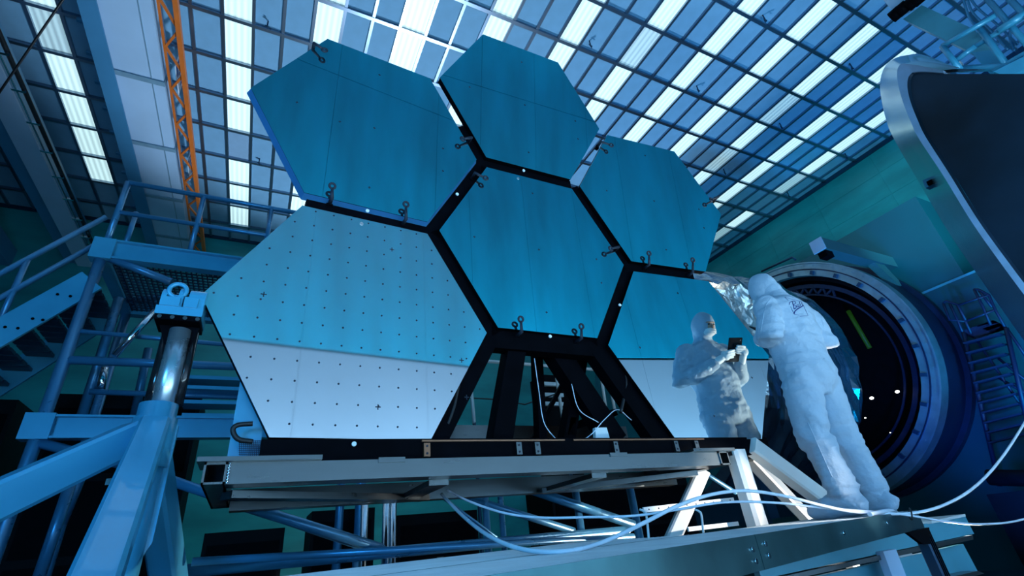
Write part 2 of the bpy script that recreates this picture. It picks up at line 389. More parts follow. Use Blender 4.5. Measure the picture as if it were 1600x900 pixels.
lb = empty('runway_beam', (-6.4, 10, 11.6), 'wide pale runway beam sloping across the upper left corner', 'girder')
MB().box((-6.46, YB, 11.60), (-5.98, YF, 11.66)).build('pale_flange', 'girder', lb)
MB().box((-6.80, YB, 11.68), (-6.46, YF, 11.74)).build('dark_flange', 'girder_blue', lb)
MB().box((-6.5, YB, 11.66), (-6.42, YF, 13.0)).build('web', 'girder_blue', lb)
cn = empty('conduit', (-5.9, 10, 11.66), 'thin steel conduit with clamps along the runway beam edge', 'conduit')
MB().tube([(-5.90, YB, 11.62), (-5.90, YF, 11.62)], 0.022, 8).build('pipe_run', 'chrome', cn)
MB().tube([(-5.80, YB, 11.72), (-5.80, YF, 11.72)], 0.05, 8).build('black_cable', 'cable', cn)
for k in range(12):
    MB().box((-5.98, 7 + k * 1.0, 11.60), (-5.74, 7.06 + k * 1.0, 11.66)).build('clamp', 'chrome', cn)
o = MB().box((-8.9, YB + 0.06, 11.3), (-8.1, YF - 0.01, 11.9)).build('side_duct', 'girder_blue', org=(-8.5, 8, 11.3)); tag(o, 'dark blue duct running along the far upper left wall', 'duct')
o = MB().tube([(-8, 2.5, 7.6), (-4.47, 8.62, 12.6)], 0.02, 6).build('hoist_cable', 'cable', org=(-8, 2.5, 7.6))
# cable re-laid through two seen points
bpy.data.objects.remove(o)
pa, pb = atZ(98, 0, 12.2), atZ(0, 143, 11.2)
o = MB().tube(bez([pb + (pb - pa) * 0.8, pb, (pa + pb) / 2, pa, pa + (pa - pb) * 0.6]), 0.022, 6).build('hoist_cable', 'cable', org=pb); tag(o, 'thick black cable crossing the dark upper left corner', 'cable')

# ================================================================== MIRROR ARRAY
wv = V((0.0275, 0.0087, -0.0118)); RW = Matrix.Rotation(wv.length, 3, wv.normalized())
LB = RW @ Matrix(((1, 0, 0), (0, 0, -1), (0, 1, 0)))
T0 = V((1.6449, 2.5025, 3.4931)); PITCH, KC, SIDE = 1.4127, 0.0589, 0.762
q3 = math.sqrt(3) / 2
def frame_of(lx, ly):
    c = V((lx * PITCH, ly * PITCH, 0)); r2 = c.length_squared
    n = V((-KC * c.x, -KC * c.y, 1)).normalized(); ex = V((1, 0, KC * c.x)); ex = (ex - n * n.dot(ex)).normalized(); ey = n.cross(ex)
    o = LB @ V((c.x, c.y, KC * r2 / 2)) + T0
    return o, LB @ ex, LB @ ey, LB @ n
segs = {
    'BL': (-q3, -0.5, 'hexagonal mirror panel covered in small black dots, lowest beside the blue jack', 'mirror_coarse'),
    'TL': (-q3, 0.5, 'hexagonal mirror panel with bright blue left edge, above the dotted mirror', 'mirror'),
    'T': (0, 1, 'topmost hexagonal mirror panel of the array', 'mirror'),
    'C': (0, 0, 'central hexagonal mirror panel surrounded by the other mirrors', 'mirror'),
    'R': (q3, 0.5, 'hexagonal mirror panel above the one reflecting the worker', 'mirror'),
    'BR': (q3, -0.5, 'hexagonal mirror panel reflecting the worker in white coverall', 'mirror'),
}
lugs = {'TL': [((505, 86), (490, 73)), ((517, 297), (517, 313)), ((631, 325), (632, 346)), ((719, 223), (734, 219))],
        'C': [((755, 284), (740, 274)), ((809, 503), (812, 521)), ((903, 514), (905, 531)), ((949, 393), (963, 389))],
        'R': [((951, 232), (937, 225)), ((1009, 400), (1011, 416)), ((1077, 410), (1079, 428)), ((1106, 316), (1119, 310))]}
marks = {'TL': [(464, 160), (593, 117), (585, 200), (692, 232), (692, 267), (577, 293), (531, 190)],
         'T': [(815, 97), (734, 136), (820, 164), (899, 189), (903, 217), (826, 238)],
         'C': [(832, 302), (741, 370), (842, 390), (932, 405), (940, 442), (854, 488)],
         'R': [(1008, 243), (948, 298), (1022, 314), (1092, 327), (1100, 356), (1041, 390)],
         'BR': [(1059, 458), (1000, 543), (1175, 590), (1116, 650)], 'BL': []}
def on_mirror(key, px, py, lift=0.0):
    o, ex, ey, n = frame_of(*segs[key][:2])
    d = RIGHT * ((px - 800) / FPX) + DOWN * ((py - 450) / FPX) + FWD
    return CAM + d * ((o - CAM).dot(n) / d.dot(n)) + n * lift
for key, (lx, ly, lab, mm) in segs.items():
    o, ex, ey, n = frame_of(lx, ly)
    e = empty('mirror_segment', o); tag(e, lab, 'mirror', 'hexagonal mirror segments')
    hexp = [o + ex * (SIDE * math.cos(R(a))) + ey * (SIDE * math.sin(R(a))) for a in (0, 60, 120, 180, 240, 300)]
    MB().prism([p - n * 0.004 for p in hexp], n * 0.004).build('mirror_face', mm, e)
    inner = [o + (p - o) * 0.998 - n * 0.0045 for p in hexp]
    fl_ = 1.028 if key == 'TL' else 1.0
    mbe = MB(); mbe.add([o + (p - o) * fl_ - n * 0.05 for p in inner] + inner, [(5, 4, 3, 2, 1, 0), (6, 7, 8, 9, 10, 11)] + [(i, (i + 1) % 6, 6 + (i + 1) % 6, 6 + i) for i in range(6)])
    mbe.build('mirror_edge', 'edge' if key == 'TL' else 'black', e)
    MB().prism([o + (p - o) * 0.9 - n * 0.12 for p in inner], n * 0.07).build('backing_plate', 'black', e)
    dots = MB()
    def hexin(x, y, mg): return abs(y) < SIDE * q3 - mg and abs(x) * q3 + abs(y) / 2 < SIDE * q3 - mg
    if key == 'BL':
        for i in range(-9, 10):
            for j in range(-8, 9):
                x, y = i * 0.102, j * 0.103 + 0.02
                if hexin(x, y, 0.02):
                    dots.disc(o + ex * x + ey * y, n, 0.0052, 0.0012, 8)
        for (x, y) in ((-0.5, 0.05), (0.1, -0.5), (0.15, 0.48), (0.58, -0.2), (0.6, -0.42)):
            c = o + ex * x + ey * y
            dots.bar(c - ex * 0.014, c + ex * 0.014, 0.005, 0.003, n); dots.bar(c - ey * 0.014, c + ey * 0.014, 0.005, 0.003, n)
    for (px, py) in marks[key]:
        c = on_mirror(key, px, py)
        dots.bar(c - ex * 0.008, c + ex * 0.008, 0.004, 0.003, n); dots.bar(c - ey * 0.008, c + ey * 0.008, 0.004, 0.003, n)
    x = dots.build('target_marks', 'dot', e, fix=False); x['kind'] = 'stuff'
    for ring, base in lugs.get(key, []):
        a = on_mirror(key, *ring, 0.045); b = on_mirror(key, *base, 0.03); b2 = on_mirror(key, *base, -0.05); d = (a - b).normalized()
        lg = MB().tube([b2, b, a - d * 0.016], [0.012, 0.012, 0.008], 10).build('lifting_eye', 'dot', e)
        s = n.cross(d); u = d
        pts = [a + (u * math.cos(2 * math.pi * k / 14) + s * math.sin(2 * math.pi * k / 14)) * 0.017 for k in range(15)]
        MB().tube(pts, 0.0075, 8, cap=False).build('eye_ring', 'dot', lg)
        MB().bar(b2 - s * 0.02, b2 + s * 0.02, 0.03, 0.03, n).build('eye_clamp', 'black', lg)

# black support structure behind the mirrors
fr = empty('mirror_support_frame', (1.65, 2.75, 2.0), 'black lattice support frame holding the hexagonal mirrors', 'support frame')
def lp(x, y, z): return LB @ V((x, y, z + KC * (x * x + y * y) / 2)) + T0
gs = PITCH / math.sqrt(3)
cv = [(gs * math.cos(R(a)), gs * math.sin(R(a))) for a in (0, 60, 120, 180, 240, 300)]
DZ = -0.11
for i in range(6):
    a, b = cv[i], cv[(i + 1) % 6]
    MB().bar(lp(*a, DZ), lp(*b, DZ), 0.15, 0.10, LB @ V((0, 0, 1))).build('lattice_bar', 'black', fr)
def rad(i, f0, f1, wd=0.13):
    a = V(cv[i]); MB().bar(lp(*(a * (1 + f0)), DZ), lp(*(a * (1 + f1)), DZ), wd, 0.10, LB @ V((0, 0, 1))).build('lattice_bar', 'black', fr)
rad(3, 0, 0.95); rad(2, 0, 0.45); rad(0, 0, 0.85); rad(4, 0, 1.0, 0.10); rad(5, 0, 1.0, 0.16)
# struts from the lattice to the base tray
for (a, b, wd, dp, y) in [((806, 528), (779, 692), 0.125, 0.12, 2.66), ((852, 528), (960, 692), 0.15, 0.12, 2.72), ((911, 528), (884, 692), 0.085, 0.1, 2.85), ((838, 545), (845, 692), 0.06, 0.08, 2.95), ((900, 560), (830, 692), 0.03, 0.03, 3.0), ((890, 668), (960, 645), 0.05, 0.06, 2.9), ((1010, 600), (1040, 692), 0.12, 0.1, 2.75)]:
    MB().bar(atY(*a, y), atY(*b, y), wd, dp, (0, 1, 0)).build('strut', 'black', fr)
tray = MB().box((0.0, 2.42, 2.005), (3.30, 2.98, 2.125)).build('base_tray', 'black', fr)
for (x0, x1) in ((0.72, 1.56), (1.62, 2.66)):
    for z in (2.018, 2.112):
        MB().box((x0, 2.408, z - 0.004), (x1, 2.42, z + 0.004)).build('copper_strip', 'copper', tray)
for px in (667, 811, 840, 963, 1058, 1090):
    p = atY(px, 701, 2.405)
    c = MB().box((p.x - 0.016, 2.40, 2.035), (p.x + 0.016, 2.42, 2.10)).build('clip', 'copper' if px < 700 else 'alu', tray)
    for z in (2.05, 2.085): MB().disc((p.x, 2.40, z), (0, -1, 0), 0.006, 0.003, 8).build('clip_hole', 'dot', c)
for (px, py, yy) in [(553, 694, 2.40), (574, 330, 2.42), (818, 267, 2.44), (859, 526, 2.44), (968, 477, 2.45), (714, 304, 2.45)]:
    p = atY(px, py, yy); MB().disc(p, (0, -1, 0), 0.011, 0.008, 14).build('white_button', 'button', fr)
# white ceramic bits, wiring
for pts in ([(835, 560), (842, 610), (850, 660), (870, 688)], [(870, 690), (915, 685), (945, 655), (965, 640), (985, 655), (1010, 672)], [(1010, 690), (1025, 678), (1045, 684)], [(893, 600), (905, 640), (935, 660)]):
    MB().tube(bez([atY(*p, 2.60) for p in pts], 8), 0.003, 6).build('wire', 'hose', fr)
for pts in ([(716, 602), (708, 640), (690, 685)], [(972, 560), (978, 600), (970, 645)]):
    MB().tube(bez([atY(*p, 2.55) for p in pts], 8), 0.012, 6).build('cable_loop', 'cable', fr)
MB().prism([atY(930, 668, 2.64), atY(948, 668, 2.64), atY(953, 686, 2.64), atY(931, 686, 2.64)], (0, 0.03, 0)).build('white_bracket', 'button', fr)
MB().prism([atY(892, 652, 2.80), atY(902, 652, 2.80), atY(898, 680, 2.80), atY(887, 680, 2.80)], (0, 0.02, 0)).build('tag_plate', 'alu', fr)
for pts in ([(868, 554), (880, 543)], [(777, 530), (784, 521)]):
    MB().tube([atY(*p, 2.64) for p in pts], 0.006, 6).build('pin', 'button', fr)

# crumpled foil blanket behind the lowest right mirror
def sheet(name, grid, m, amp, scale, parent=None, seed=0, org=None):
    nu, nv = len(grid), len(grid[0]); mb = MB(); vs = []
    for row in grid:
        for p in row:
            p = V(p); vs.append(p + noise.noise_vector(p * scale + V((seed, seed, seed))) * amp + noise.noise_vector(p * scale * 2.7) * amp * 0.45)
    mb.add(vs, [(i * nv + j, (i + 1) * nv + j, (i + 1) * nv + j + 1, i * nv + j + 1) for i in range(nu - 1) for j in range(nv - 1)], False)
    return mb.build(name, m, parent, org)
def quad_grid(a, b, c, d, nu, nv):
    return [[lerp(lerp(a, b, j / (nv - 1)), lerp(d, c, j / (nv - 1)), i / (nu - 1)) for j in range(nv)] for i in range(nu)]
fb = [atY(1108, 440, 2.56), atY(1150, 445, 2.6), atY(1185, 468, 2.62), atY(1200, 500, 2.64)]
lo_ = [atY(1112, 448, 2.6), atY(1140, 485, 2.62), atY(1160, 520, 2.65), atY(1176, 556, 2.66)]
gr = [[lerp(bez(fb, 10)[i], bez(lo_, 10)[i], j / 14) + V((0, 0.06 * math.sin(j / 14 * math.pi), 0)) for j in range(15)] for i in range(31)]
o = sheet('foil_blanket', gr, 'foil', 0.030, 8, org=fb[0]); tag(o, 'crumpled silver foil blanket between the mirror edge and the worker\'s hood', 'foil blanket')
so = o.modifiers.new('solid', 'SOLIDIFY'); so.thickness = 0.004

# ================================================================== ALUMINIUM BASE FRAME
bf = empty('aluminium_base_frame', (1.25, 2.6, 1.93), 'brushed aluminium beam frame under the black mirror base', 'base frame')
MB().box((-0.105, 2.28, 1.925), (2.60, 2.40, 2.005)).build('front_beam', 'alu', bf)
MB().box((-0.1, 3.0, 1.90), (2.9, 3.1, 2.0)).build('rear_beam', 'alu', bf)
def open_tube(x0, x1, y0, y1, z0, z1, t=0.008):
    m = MB(); m.box((x0, y0, z0), (x0 + t, y1, z1)); m.box((x1 - t, y0, z0), (x1, y1, z1)); m.box((x0, y0, z0), (x1, y1, z0 + t)); m.box((x0, y0, z1 - t), (x1, y1, z1)); return m
open_tube(-0.185, -0.105, 2.27, 3.1, 1.925, 2.005).build('end_tube', 'alu', bf)
open_tube(2.60, 2.68, 2.27, 3.1, 1.925, 2.005).build('end_tube', 'alu', bf)
for x in (0.75, 1.7):
    MB().box((x, 2.40, 1.90), (x + 0.10, 3.0, 1.925)).build('cross_tube', 'alu', bf)
MB().bar((-0.1, 2.45, 1.905), (0.9, 2.98, 1.905), 0.09, 0.03).build('diagonal_brace', 'alu', bf)
MB().bar((2.55, 2.45, 1.905), (1.7, 2.98, 1.905), 0.09, 0.03).build('diagonal_brace', 'alu', bf)
MB().box((-0.21, 2.24, 2.005), (0.24, 2.44, 2.022)).build('top_plate', 'alu', bf)
MB().box((2.36, 2.24, 2.005), (2.72, 2.44, 2.022)).build('top_plate', 'alu', bf)
for px in (612, 968):
    p = atY(px, 722, 2.28); MB().box((p.x - 0.06, 2.272, 1.99), (p.x + 0.06, 2.285, 2.012)).build('splice_plate', 'alu', bf)
for s in range(14):
    z = 1.93 + s * 0.0055; MB().ellipsoid((-0.10 + (s % 2) * 0.002, 2.277, z), 0.005, 0.004, 0.005, 6, 4).build('weld_bead', 'chrome', bf)
MB().box((-0.125, 2.52, 2.02), (0.0, 2.64, 2.62)).build('upright_column', 'bluesteel', bf)
lp_ = [atY(*p, 2.45) for p in [(395, 690), (372, 686), (364, 672), (372, 664), (395, 662)]]
MB().tube(bez(lp_, 6), 0.011, 8).build('cable_loop', 'cable', bf)
gbm = MB()
for i in range(14): gbm.bar(atY(374 + i * 3.2, 688, 2.47), atY(375 + i * 3.2, 712, 2.47), 0.003, 0.003)
for i in range(8): gbm.bar(atY(373, 689 + i * 3, 2.47), atY(420, 689 + i * 3, 2.47), 0.003, 0.003)
gbm.build('mesh_guard', 'darksteel', bf, fix=False)

# ================================================================== JACK AND ITS STAND (left)
JX, JY = -0.405, 2.45
st = empty('jack_stand', (JX, JY, 0), 'blue-grey painted steel tripod stand at lower left carrying the hydraulic jack', 'stand')
MB().tube([(JX, JY, 0), (JX, JY, 2.02)], 0.066, 28).build('post', 'bluesteel', st)
MB().tube([(JX, JY, 2.02), (JX, JY, 2.215), (JX, JY, 2.215), (JX, JY, 2.275)], [0.078, 0.078, 0.070, 0.070], 32).build('collar', 'bluesteel', st)
a0 = V((JX - 0.05, JY - 0.02, 2.14)); aend = atY(-40, 798, 2.15)
MB().bar(a0, a0 + (aend - a0) * (2.14 / (2.14 - aend.z)) * 0.99, 0.11, 0.12, (0, 0, 1), 0.012).build('leg', 'bluesteel', st)
b0 = V((JX + 0.01, JY - 0.06, 2.16)); bend = atY(150, 905, 1.62)
MB().bar(b0, b0 + (bend - b0) * (2.15 / (2.16 - bend.z)) * 0.6, 0.10, 0.11, (0, 0, 1), 0.010).build('leg', 'bluesteel', st)
MB().bar((JX, JY + 0.06, 2.1), (JX + 0.5, JY + 1.9, 0.06), 0.11, 0.12, (0, 0, 1), 0.012).build('leg', 'bluesteel', st)
MB().prism([(JX + 0.06, JY, 2.2), (JX + 0.085, JY, 2.19), (JX + 0.085, JY, 1.75), (JX + 0.06, JY, 1.7)], (0, 0.02, 0)).build('rib_plate', 'bluesteel', st)

jk = empty('hydraulic_jack', (JX, JY, 2.275), 'hydraulic jack with chrome rods and lifting eye left of dotted mirror', 'jack')
MB().tube([(JX + 0.01, JY, 2.20), (JX + 0.01, JY, 2.62)], 0.042, 24).build('main_rod', 'rod', jk)
MB().tube([(JX - 0.035, JY + 0.03, 2.20), (JX - 0.035, JY + 0.03, 2.62)], 0.028, 20).build('guide_rod', 'tablet', jk)
MB().tube([(JX + 0.062, JY + 0.02, 2.28), (JX + 0.062, JY + 0.02, 2.62)], 0.020, 18).build('side_cylinder', 'tablet', jk)
MB().box((JX - 0.092, JY - 0.07, 2.665), (JX + 0.088, JY + 0.09, 2.705)).build('head_plate', 'bluesteel', jk)
fl = MB().box((JX - 0.088, JY - 0.066, 2.64), (JX + 0.084, JY + 0.09, 2.665)).build('lower_flange', 'black', jk)
for k in range(4):
    MB().disc((JX - 0.07 + 0.048 * k, JY - 0.066, 2.652), (0, -1, 0), 0.009, 0.005, 10).build('bolt', 'alu', fl)
MB().prism([(JX - 0.075, JY, 2.64), (JX + 0.08, JY, 2.64), (JX + 0.06, JY, 2.54), (JX - 0.04, JY, 2.55)], (0, 0.06, 0)).build('gusset_plate', 'black', jk)
def cheek(x0, x1, h):
    y0, y1 = JY - 0.06, JY + 0.06; prof = [(y0, 2.705), (y1, 2.705)] + [(JY + 0.06 * math.cos(R(a)), 2.705 + h - 0.06 + 0.06 * math.sin(R(a))) for a in range(0, 181, 20)]
    return MB().prism([(x0, y, z) for y, z in prof], (x1 - x0, 0, 0))
cheek(JX - 0.085, JX - 0.065, 0.11).build('clevis_cheek', 'bluesteel', jk)
cheek(JX - 0.02, JX + 0.0, 0.12).build('clevis_cheek', 'bluesteel', jk)
cheek(JX + 0.02, JX + 0.085, 0.115).build('clevis_block', 'bluesteel', jk)
MB().box((JX - 0.082, JY - 0.075, 2.705), (JX - 0.008, JY - 0.01, 2.75)).build('front_block', 'bluesteel', jk)
MB().box((JX + 0.008, JY - 0.075, 2.705), (JX + 0.062, JY - 0.01, 2.755)).build('front_block', 'bluesteel', jk)
ec = V((JX - 0.03, JY - 0.05, 2.795))
MB().tube([ec + V((0.034 * math.sin(2 * math.pi * k / 20), 0, 0.034 * math.cos(2 * math.pi * k / 20))) for k in range(21)], 0.010, 10, cap=False).build('eye_bolt_ring', 'bluesteel', jk)
MB().tube([ec - V((0, 0, 0.075)), ec - V((0, 0, 0.032))], 0.012, 10).build('eye_bolt_shank', 'bluesteel', jk)

# ================================================================== WHITE STAND (right)
ws = empty('white_stand', (2.83, 2.45, 0), 'white painted steel tripod stand beside the worker\'s feet', 'stand')
ap = atY(1158, 692, 2.48)
MB().prism([atY(1117, 690, 2.44), atY(1190, 684, 2.44), atY(1183, 702, 2.44), atY(1122, 706, 2.44)], (0, 0.12, 0)).build('top_plate', 'whitesteel', ws)
p0 = atY(1148, 704, 2.44); MB().bar(p0, (p0.x, p0.y, 0), 0.115, 0.11, (0, 1, 0), 0.02).build('post', 'whitesteel', ws)
def leg(p, q, y0, y1, wd, ht):
    a, b = atY(*p, y0), atY(*q, y1); k = a.z / (a.z - b.z) * 0.985; MB().bar(a, a + (b - a) * k, wd, ht, (0, 0, 1), 0.012).build('leg', 'whitesteel', ws)
leg((1172, 696), (1302, 792), 2.42, 2.42, 0.10, 0.115)
leg((1168, 712), (1266, 815), 2.62, 3.05, 0.09, 0.10)
leg((1098, 735), (1055, 832), 2.62, 2.75, 0.085, 0.09)

# ================================================================== ACCESS TOWER AND STAIRS (left, behind)
TY = 6.0
tw = empty('access_tower', (-1.2, TY + 0.8, 0), 'blue pipe access tower with mesh deck and guard rail behind the jack', 'scaffold tower')
def pipe(par, pts, y, r, name='pipe_brace', m='pipe'):
    P = [atY(*p, yy) for p, yy in zip(pts, y if isinstance(y, (list, tuple)) else [y] * len(pts))]
    return MB().tube(P, r, 12).build(name, m, par)
ptop = atY(162, 392, TY)
XA, XB_ = ptop.x, atY(375, 415, TY).x + 1.6
for (x, y) in ((XA, TY), (XA, TY + 1.5), (XB_, TY), (XB_, TY + 1.5)):
    MB().tube([(x, y, 0), (x, y, 4.9)], 0.055, 14).build('post', 'pipe', tw)
MB().ibeam((XA - 0.06, TY, 5.0), (XB_, TY, 5.0), 0.12, 0.24, 0.02).build('deck_beam', 'bluesteel', tw)
MB().ibeam((XA, TY, 5.0), (XA, TY + 1.5, 5.0), 0.12, 0.24, 0.02).build('deck_beam', 'bluesteel', tw)
MB().ibeam((XA, TY + 1.5, 5.0), (XB_, TY + 1.5, 5.0), 0.12, 0.24, 0.02).build('deck_beam', 'bluesteel', tw)
MB().ibeam((XA - 0.06, TY, 3.02), (XB_, TY, 3.02), 0.12, 0.22, 0.02).build('lower_beam', 'bluesteel', tw)
MB().box((XA - 0.10, TY - 0.07, 4.86), (XA + 0.10, TY + 0.07, 5.12)).build('corner_gusset', 'bluesteel', tw)
MB().box((XA - 0.12, TY - 0.07, 2.90), (XA + 0.10, TY + 0.07, 3.14)).build('corner_gusset', 'bluesteel', tw)
gm = MB()
x = XA + 0.06
while x < XB_: gm.box((x, TY + 0.06, 4.93), (x + 0.012, TY + 1.45, 4.97)); x += 0.055
y = TY + 0.08
while y < TY + 1.45: gm.box((XA + 0.06, y, 4.935), (XB_, y + 0.010, 4.955)); y += 0.075
k = gm.build('deck_grating', 'darksteel', tw, fix=False); k['kind'] = 'stuff'
for (a, b, y, r) in [((120, 517), (380, 541), TY, 0.025), ((97, 562), (400, 574), TY, 0.045), ((162, 400), (268, 441), TY, 0.045), ((140, 612), (400, 622), TY + 0.4, 0.03), ((186, 466), (125, 660), TY + 0.5, 0.05), ((232, 545), (210, 650), TY + 1.5, 0.05), ((54, 690), (200, 728), TY, 0.045), ((110, 756), (60, 905), TY + 0.3, 0.05), ((145, 700), (95, 820), TY + 0.8, 0.05), ((280, 462), (190, 470), TY + 1.2, 0.04)]:
    pipe(tw, [a, b], y, r)
pipe(tw, [(178, 556), (243, 486)], TY - 0.1, 0.035, 'bright_brace', 'chrome')
pipe(tw, [(163, 575), (157, 610)], TY + 0.45, 0.042, 'bright_sleeve', 'chrome')
for py in (588, 604, 627, 648):
    a, b = atY(284, py, TY + 0.2), atY(400, py + 2, TY + 0.2)
    MB().box((a.x, TY + 0.2, a.z - 0.02), (b.x, TY + 0.45, a.z + 0.02)).build('rung', 'bluesteel', tw)
# guard rail on the deck
def vpost(px, py0, z1, y, r=0.03, par=tw, name='rail_post'):
    p = atY(px, py0, y); return MB().tube([p, (p.x, p.y, z1)], r, 10).build(name, 'pipe', par)
zr = atY(193, 284, TY).z
MB().tube([(XA, TY, 5.1), (XA, TY, zr)], 0.035, 10).build('rail_post', 'pipe', tw)
MB().tube([(XA + 0.1, TY + 0.25, 5.1), (XA + 0.1, TY + 0.25, zr - 0.25)], 0.03, 10).build('rail_post', 'pipe', tw)
MB().tube([(XA, TY, zr), (XB_, TY, zr)], 0.032, 10).build('top_rail', 'pipe', tw)
MB().tube([(XA, TY, zr - 0.45), (XB_, TY, zr - 0.45)], 0.028, 10).build('mid_rail', 'pipe', tw)
for px in (313, 424):
    pp = atY(px, 330, TY); MB().tube([(pp.x, TY, 5.12), (pp.x, TY, zr)], 0.03, 10).build('rail_post', 'pipe', tw)
cp = [V((XA + 0.12, TY + 1.5, 5.9)), V((XA + 0.9, TY + 1.5, 5.65)), V((XA + 1.7, TY + 1.5, 5.85))]
MB().tube(bez(cp, 10), 0.012, 6).build('chain', 'cable', tw)

sr = empty('stairway', (-2.6, TY + 0.4, 3.6), 'blue steel stairway with pipe handrail descending left from the access tower', 'stairs')
s0, s1 = atY(130, 446, TY - 0.02), atY(0, 520, TY - 0.02); sd = (s1 - s0); s0 = s0 - sd * 0.12
for yy in (TY - 0.02, TY + 0.85):
    a = V((s0.x, yy, s0.z)); b = a + sd * (a.z - 0.15) / (-sd.z)
    MB().bar(a, b, 0.03, 0.27, (0, 0, 1)).build('stringer', 'bluesteel', sr)
    hh = V((0, 0, 0.135 / math.cos(math.atan2(-sd.z, -sd.x))))
for k in range(18):
    p = s0 + sd * (0.10 + k * 0.29)
    if p.z < 0.2: break
    tr = MB()
    for j in range(5): tr.box((p.x - 0.12, TY + j * 0.17, p.z - 0.02), (p.x + 0.12, TY + j * 0.17 + 0.13, p.z + 0.012))
    tr.build('tread', 'darksteel', sr)
for (px, py) in ((51, 498), (67, 500), (90, 460), (110, 463), (8, 511), (28, 513)):
    p = atY(px, py, TY - 0.04); MB().disc(p, (0, -1, 0), 0.014, 0.006, 8).build('bolt', 'black', sr)
hp = lambda px, py: atY(px, py, TY)
for (a, b) in (((166, 339), (0, 428)), ((150, 382), (0, 466))):
    A, B = hp(*a), hp(*b); MB().tube([A, A + (B - A) * 3.2], 0.03, 10).build('handrail', 'pipe', sr)
A, B = hp(44, 403), hp(0, 500); MB().tube([A, (A.x, TY, B.z - 0.15)], 0.028, 10).build('rail_post', 'pipe', sr)
A = hp(-90, 470); MB().tube([A, (A.x, TY, A.z - 0.9)], 0.028, 10).build('rail_post', 'pipe', sr)

# ================================================================== PIPE TRUSS UNDER THE BASE FRAME
pt = empty('pipe_truss', (1.2, 3.3, 0), 'low blue pipe truss under the aluminium beam frame', 'truss')
for (a, b, y, r, mm) in [((604, 770), (606, 900), 3.15, 0.022, 'chrome'), ((615, 770), (617, 900), 3.2, 0.02, 'chrome'), ((571, 770), (566, 852), 3.7, 0.025, 'chrome'), ((757, 766), (759, 858), 3.3, 0.025, 'pipe'), ((781, 766), (783, 862), 3.3, 0.02, 'pipe'), ((898, 760), (903, 832), 3.4, 0.028, 'pipe'), ((982, 752), (992, 838), 3.4, 0.032, 'pipe')]:
    A, B = atY(*a, y), atY(*b, y); MB().tube([A, (A.x, y, 0)], r, 14).build('upright', mm, pt)
for (a, b, y, r) in [((355, 782), (604, 860), 3.15, 0.028), ((250, 745), (565, 852), 3.25, 0.026), ((720, 774), (897, 830), 3.3, 0.024), ((832, 766), (990, 820), 3.35, 0.034), ((676, 766), (792, 852), 3.2, 0.010), ((420, 780), (300, 760), 3.6, 0.02), ((1150, 770), (1040, 700), 3.6, 0.02)]:
    pipe(pt, [a, b], y, r, 'diagonal')
pipe(pt, [(240, 897), (981, 829)], 3.1, 0.030, 'lower_chord'); pipe(pt, [(300, 878), (990, 838)], 2.9, 0.018, 'lower_chord')

# dark machinery behind the truss and under the central mirror
for i, (x0, x1, z1, y, lab) in enumerate([(-0.5, 0.45, 2.15, 8.0, 'black equipment cabinet behind the truss near the jack stand'), (0.8, 1.7, 2.35, 8.2, 'black equipment cabinet behind the chrome uprights'), (2.0, 3.3, 2.2, 8.0, 'black equipment cabinet behind the truss middle'), (3.9, 6.6, 2.4, 6.6, 'black equipment cabinet behind the white stand'), (-4.6, -3.0, 4.0, 8.6, 'tall black block added behind the stairway to darken the background'), (-2.6, -0.9, 4.1, 8.6, 'tall black block added behind the access tower to darken the background')]):
    e = empty('equipment_cabinet', ((x0 + x1) / 2, y + 0.4, 0)); tag(e, lab, 'cabinet', 'dark cabinets under the mirror array')  # the tall ones are added black blocks that darken the tower background
    MB().box((x0, y, 0), (x1, y + 0.8, z1)).build('body', 'inside', e)
    for k in range(4):
        MB().box((x0 + 0.05, y - 0.012, 0.1 + k * (z1 - 0.2) / 4), (x1 - 0.05, y, 0.1 + (k + 0.9) * (z1 - 0.2) / 4)).build('panel', 'black', e)
    MB().box(((x0 + x1) / 2 - 0.05, y - 0.03, z1 * 0.7), ((x0 + x1) / 2 + 0.05, y - 0.012, z1 * 0.72)).build('handle', 'alu', e)
# far guard rail and deck plate seen below the central mirror
dp = empty('deck_plate', (1.6, 3.6, 2.0), 'pale metal deck plate behind the black struts', 'deck plate')
a, b = atY(702, 664, 3.3), atY(905, 690, 3.3)
MB().box((a.x, 3.3, b.z), (b.x + 0.5, 3.34, a.z)).build('front_edge', 'alu', dp)
MB().box((a.x, 3.34, a.z - 0.02), (b.x + 0.5, 4.0, a.z)).build('top_sheet', 'alu', dp)
gr_ = empty('guard_rail', (2.6, 7.5, 0), 'pale pipe guard rail seen through the opening below the central mirror', 'railing')
for pts in ([(733, 572), (741, 662)], [(718, 617), (737, 620)], [(868, 578), (880, 660)], [(938, 578), (947, 640)], [(950, 580), (962, 650)]):
    pipe(gr_, pts, 7.5, 0.03, 'rail_post', 'whitesteel')
pipe(gr_, [(690, 559), (936, 578)], 7.5, 0.03, 'top_rail', 'whitesteel'); pipe(gr_, [(945, 579), (985, 583)], 7.5, 0.025, 'top_rail', 'whitesteel'); pipe(gr_, [(700, 610), (735, 622), (775, 624), (820, 632), (870, 615)], 7.5, 0.012, 'chain', 'cable')
for px in (741, 880):
    p_ = atY(px, 660, 7.5); MB().tube([p_, (p_.x, 7.5, 0)], 0.03, 10).build('rail_post', 'darksteel', gr_)
rk = empty('instrument_rack', atY(866, 625, 7.9), 'black instrument rack with three bright light slots in white below the central mirror', 'rack')
a, b = atY(846, 585, 8.0), atY(898, 650, 8.0)
MB().box((a.x, 8.0, 0), (b.x, 8.5, a.z)).build('body', 'inside', rk)
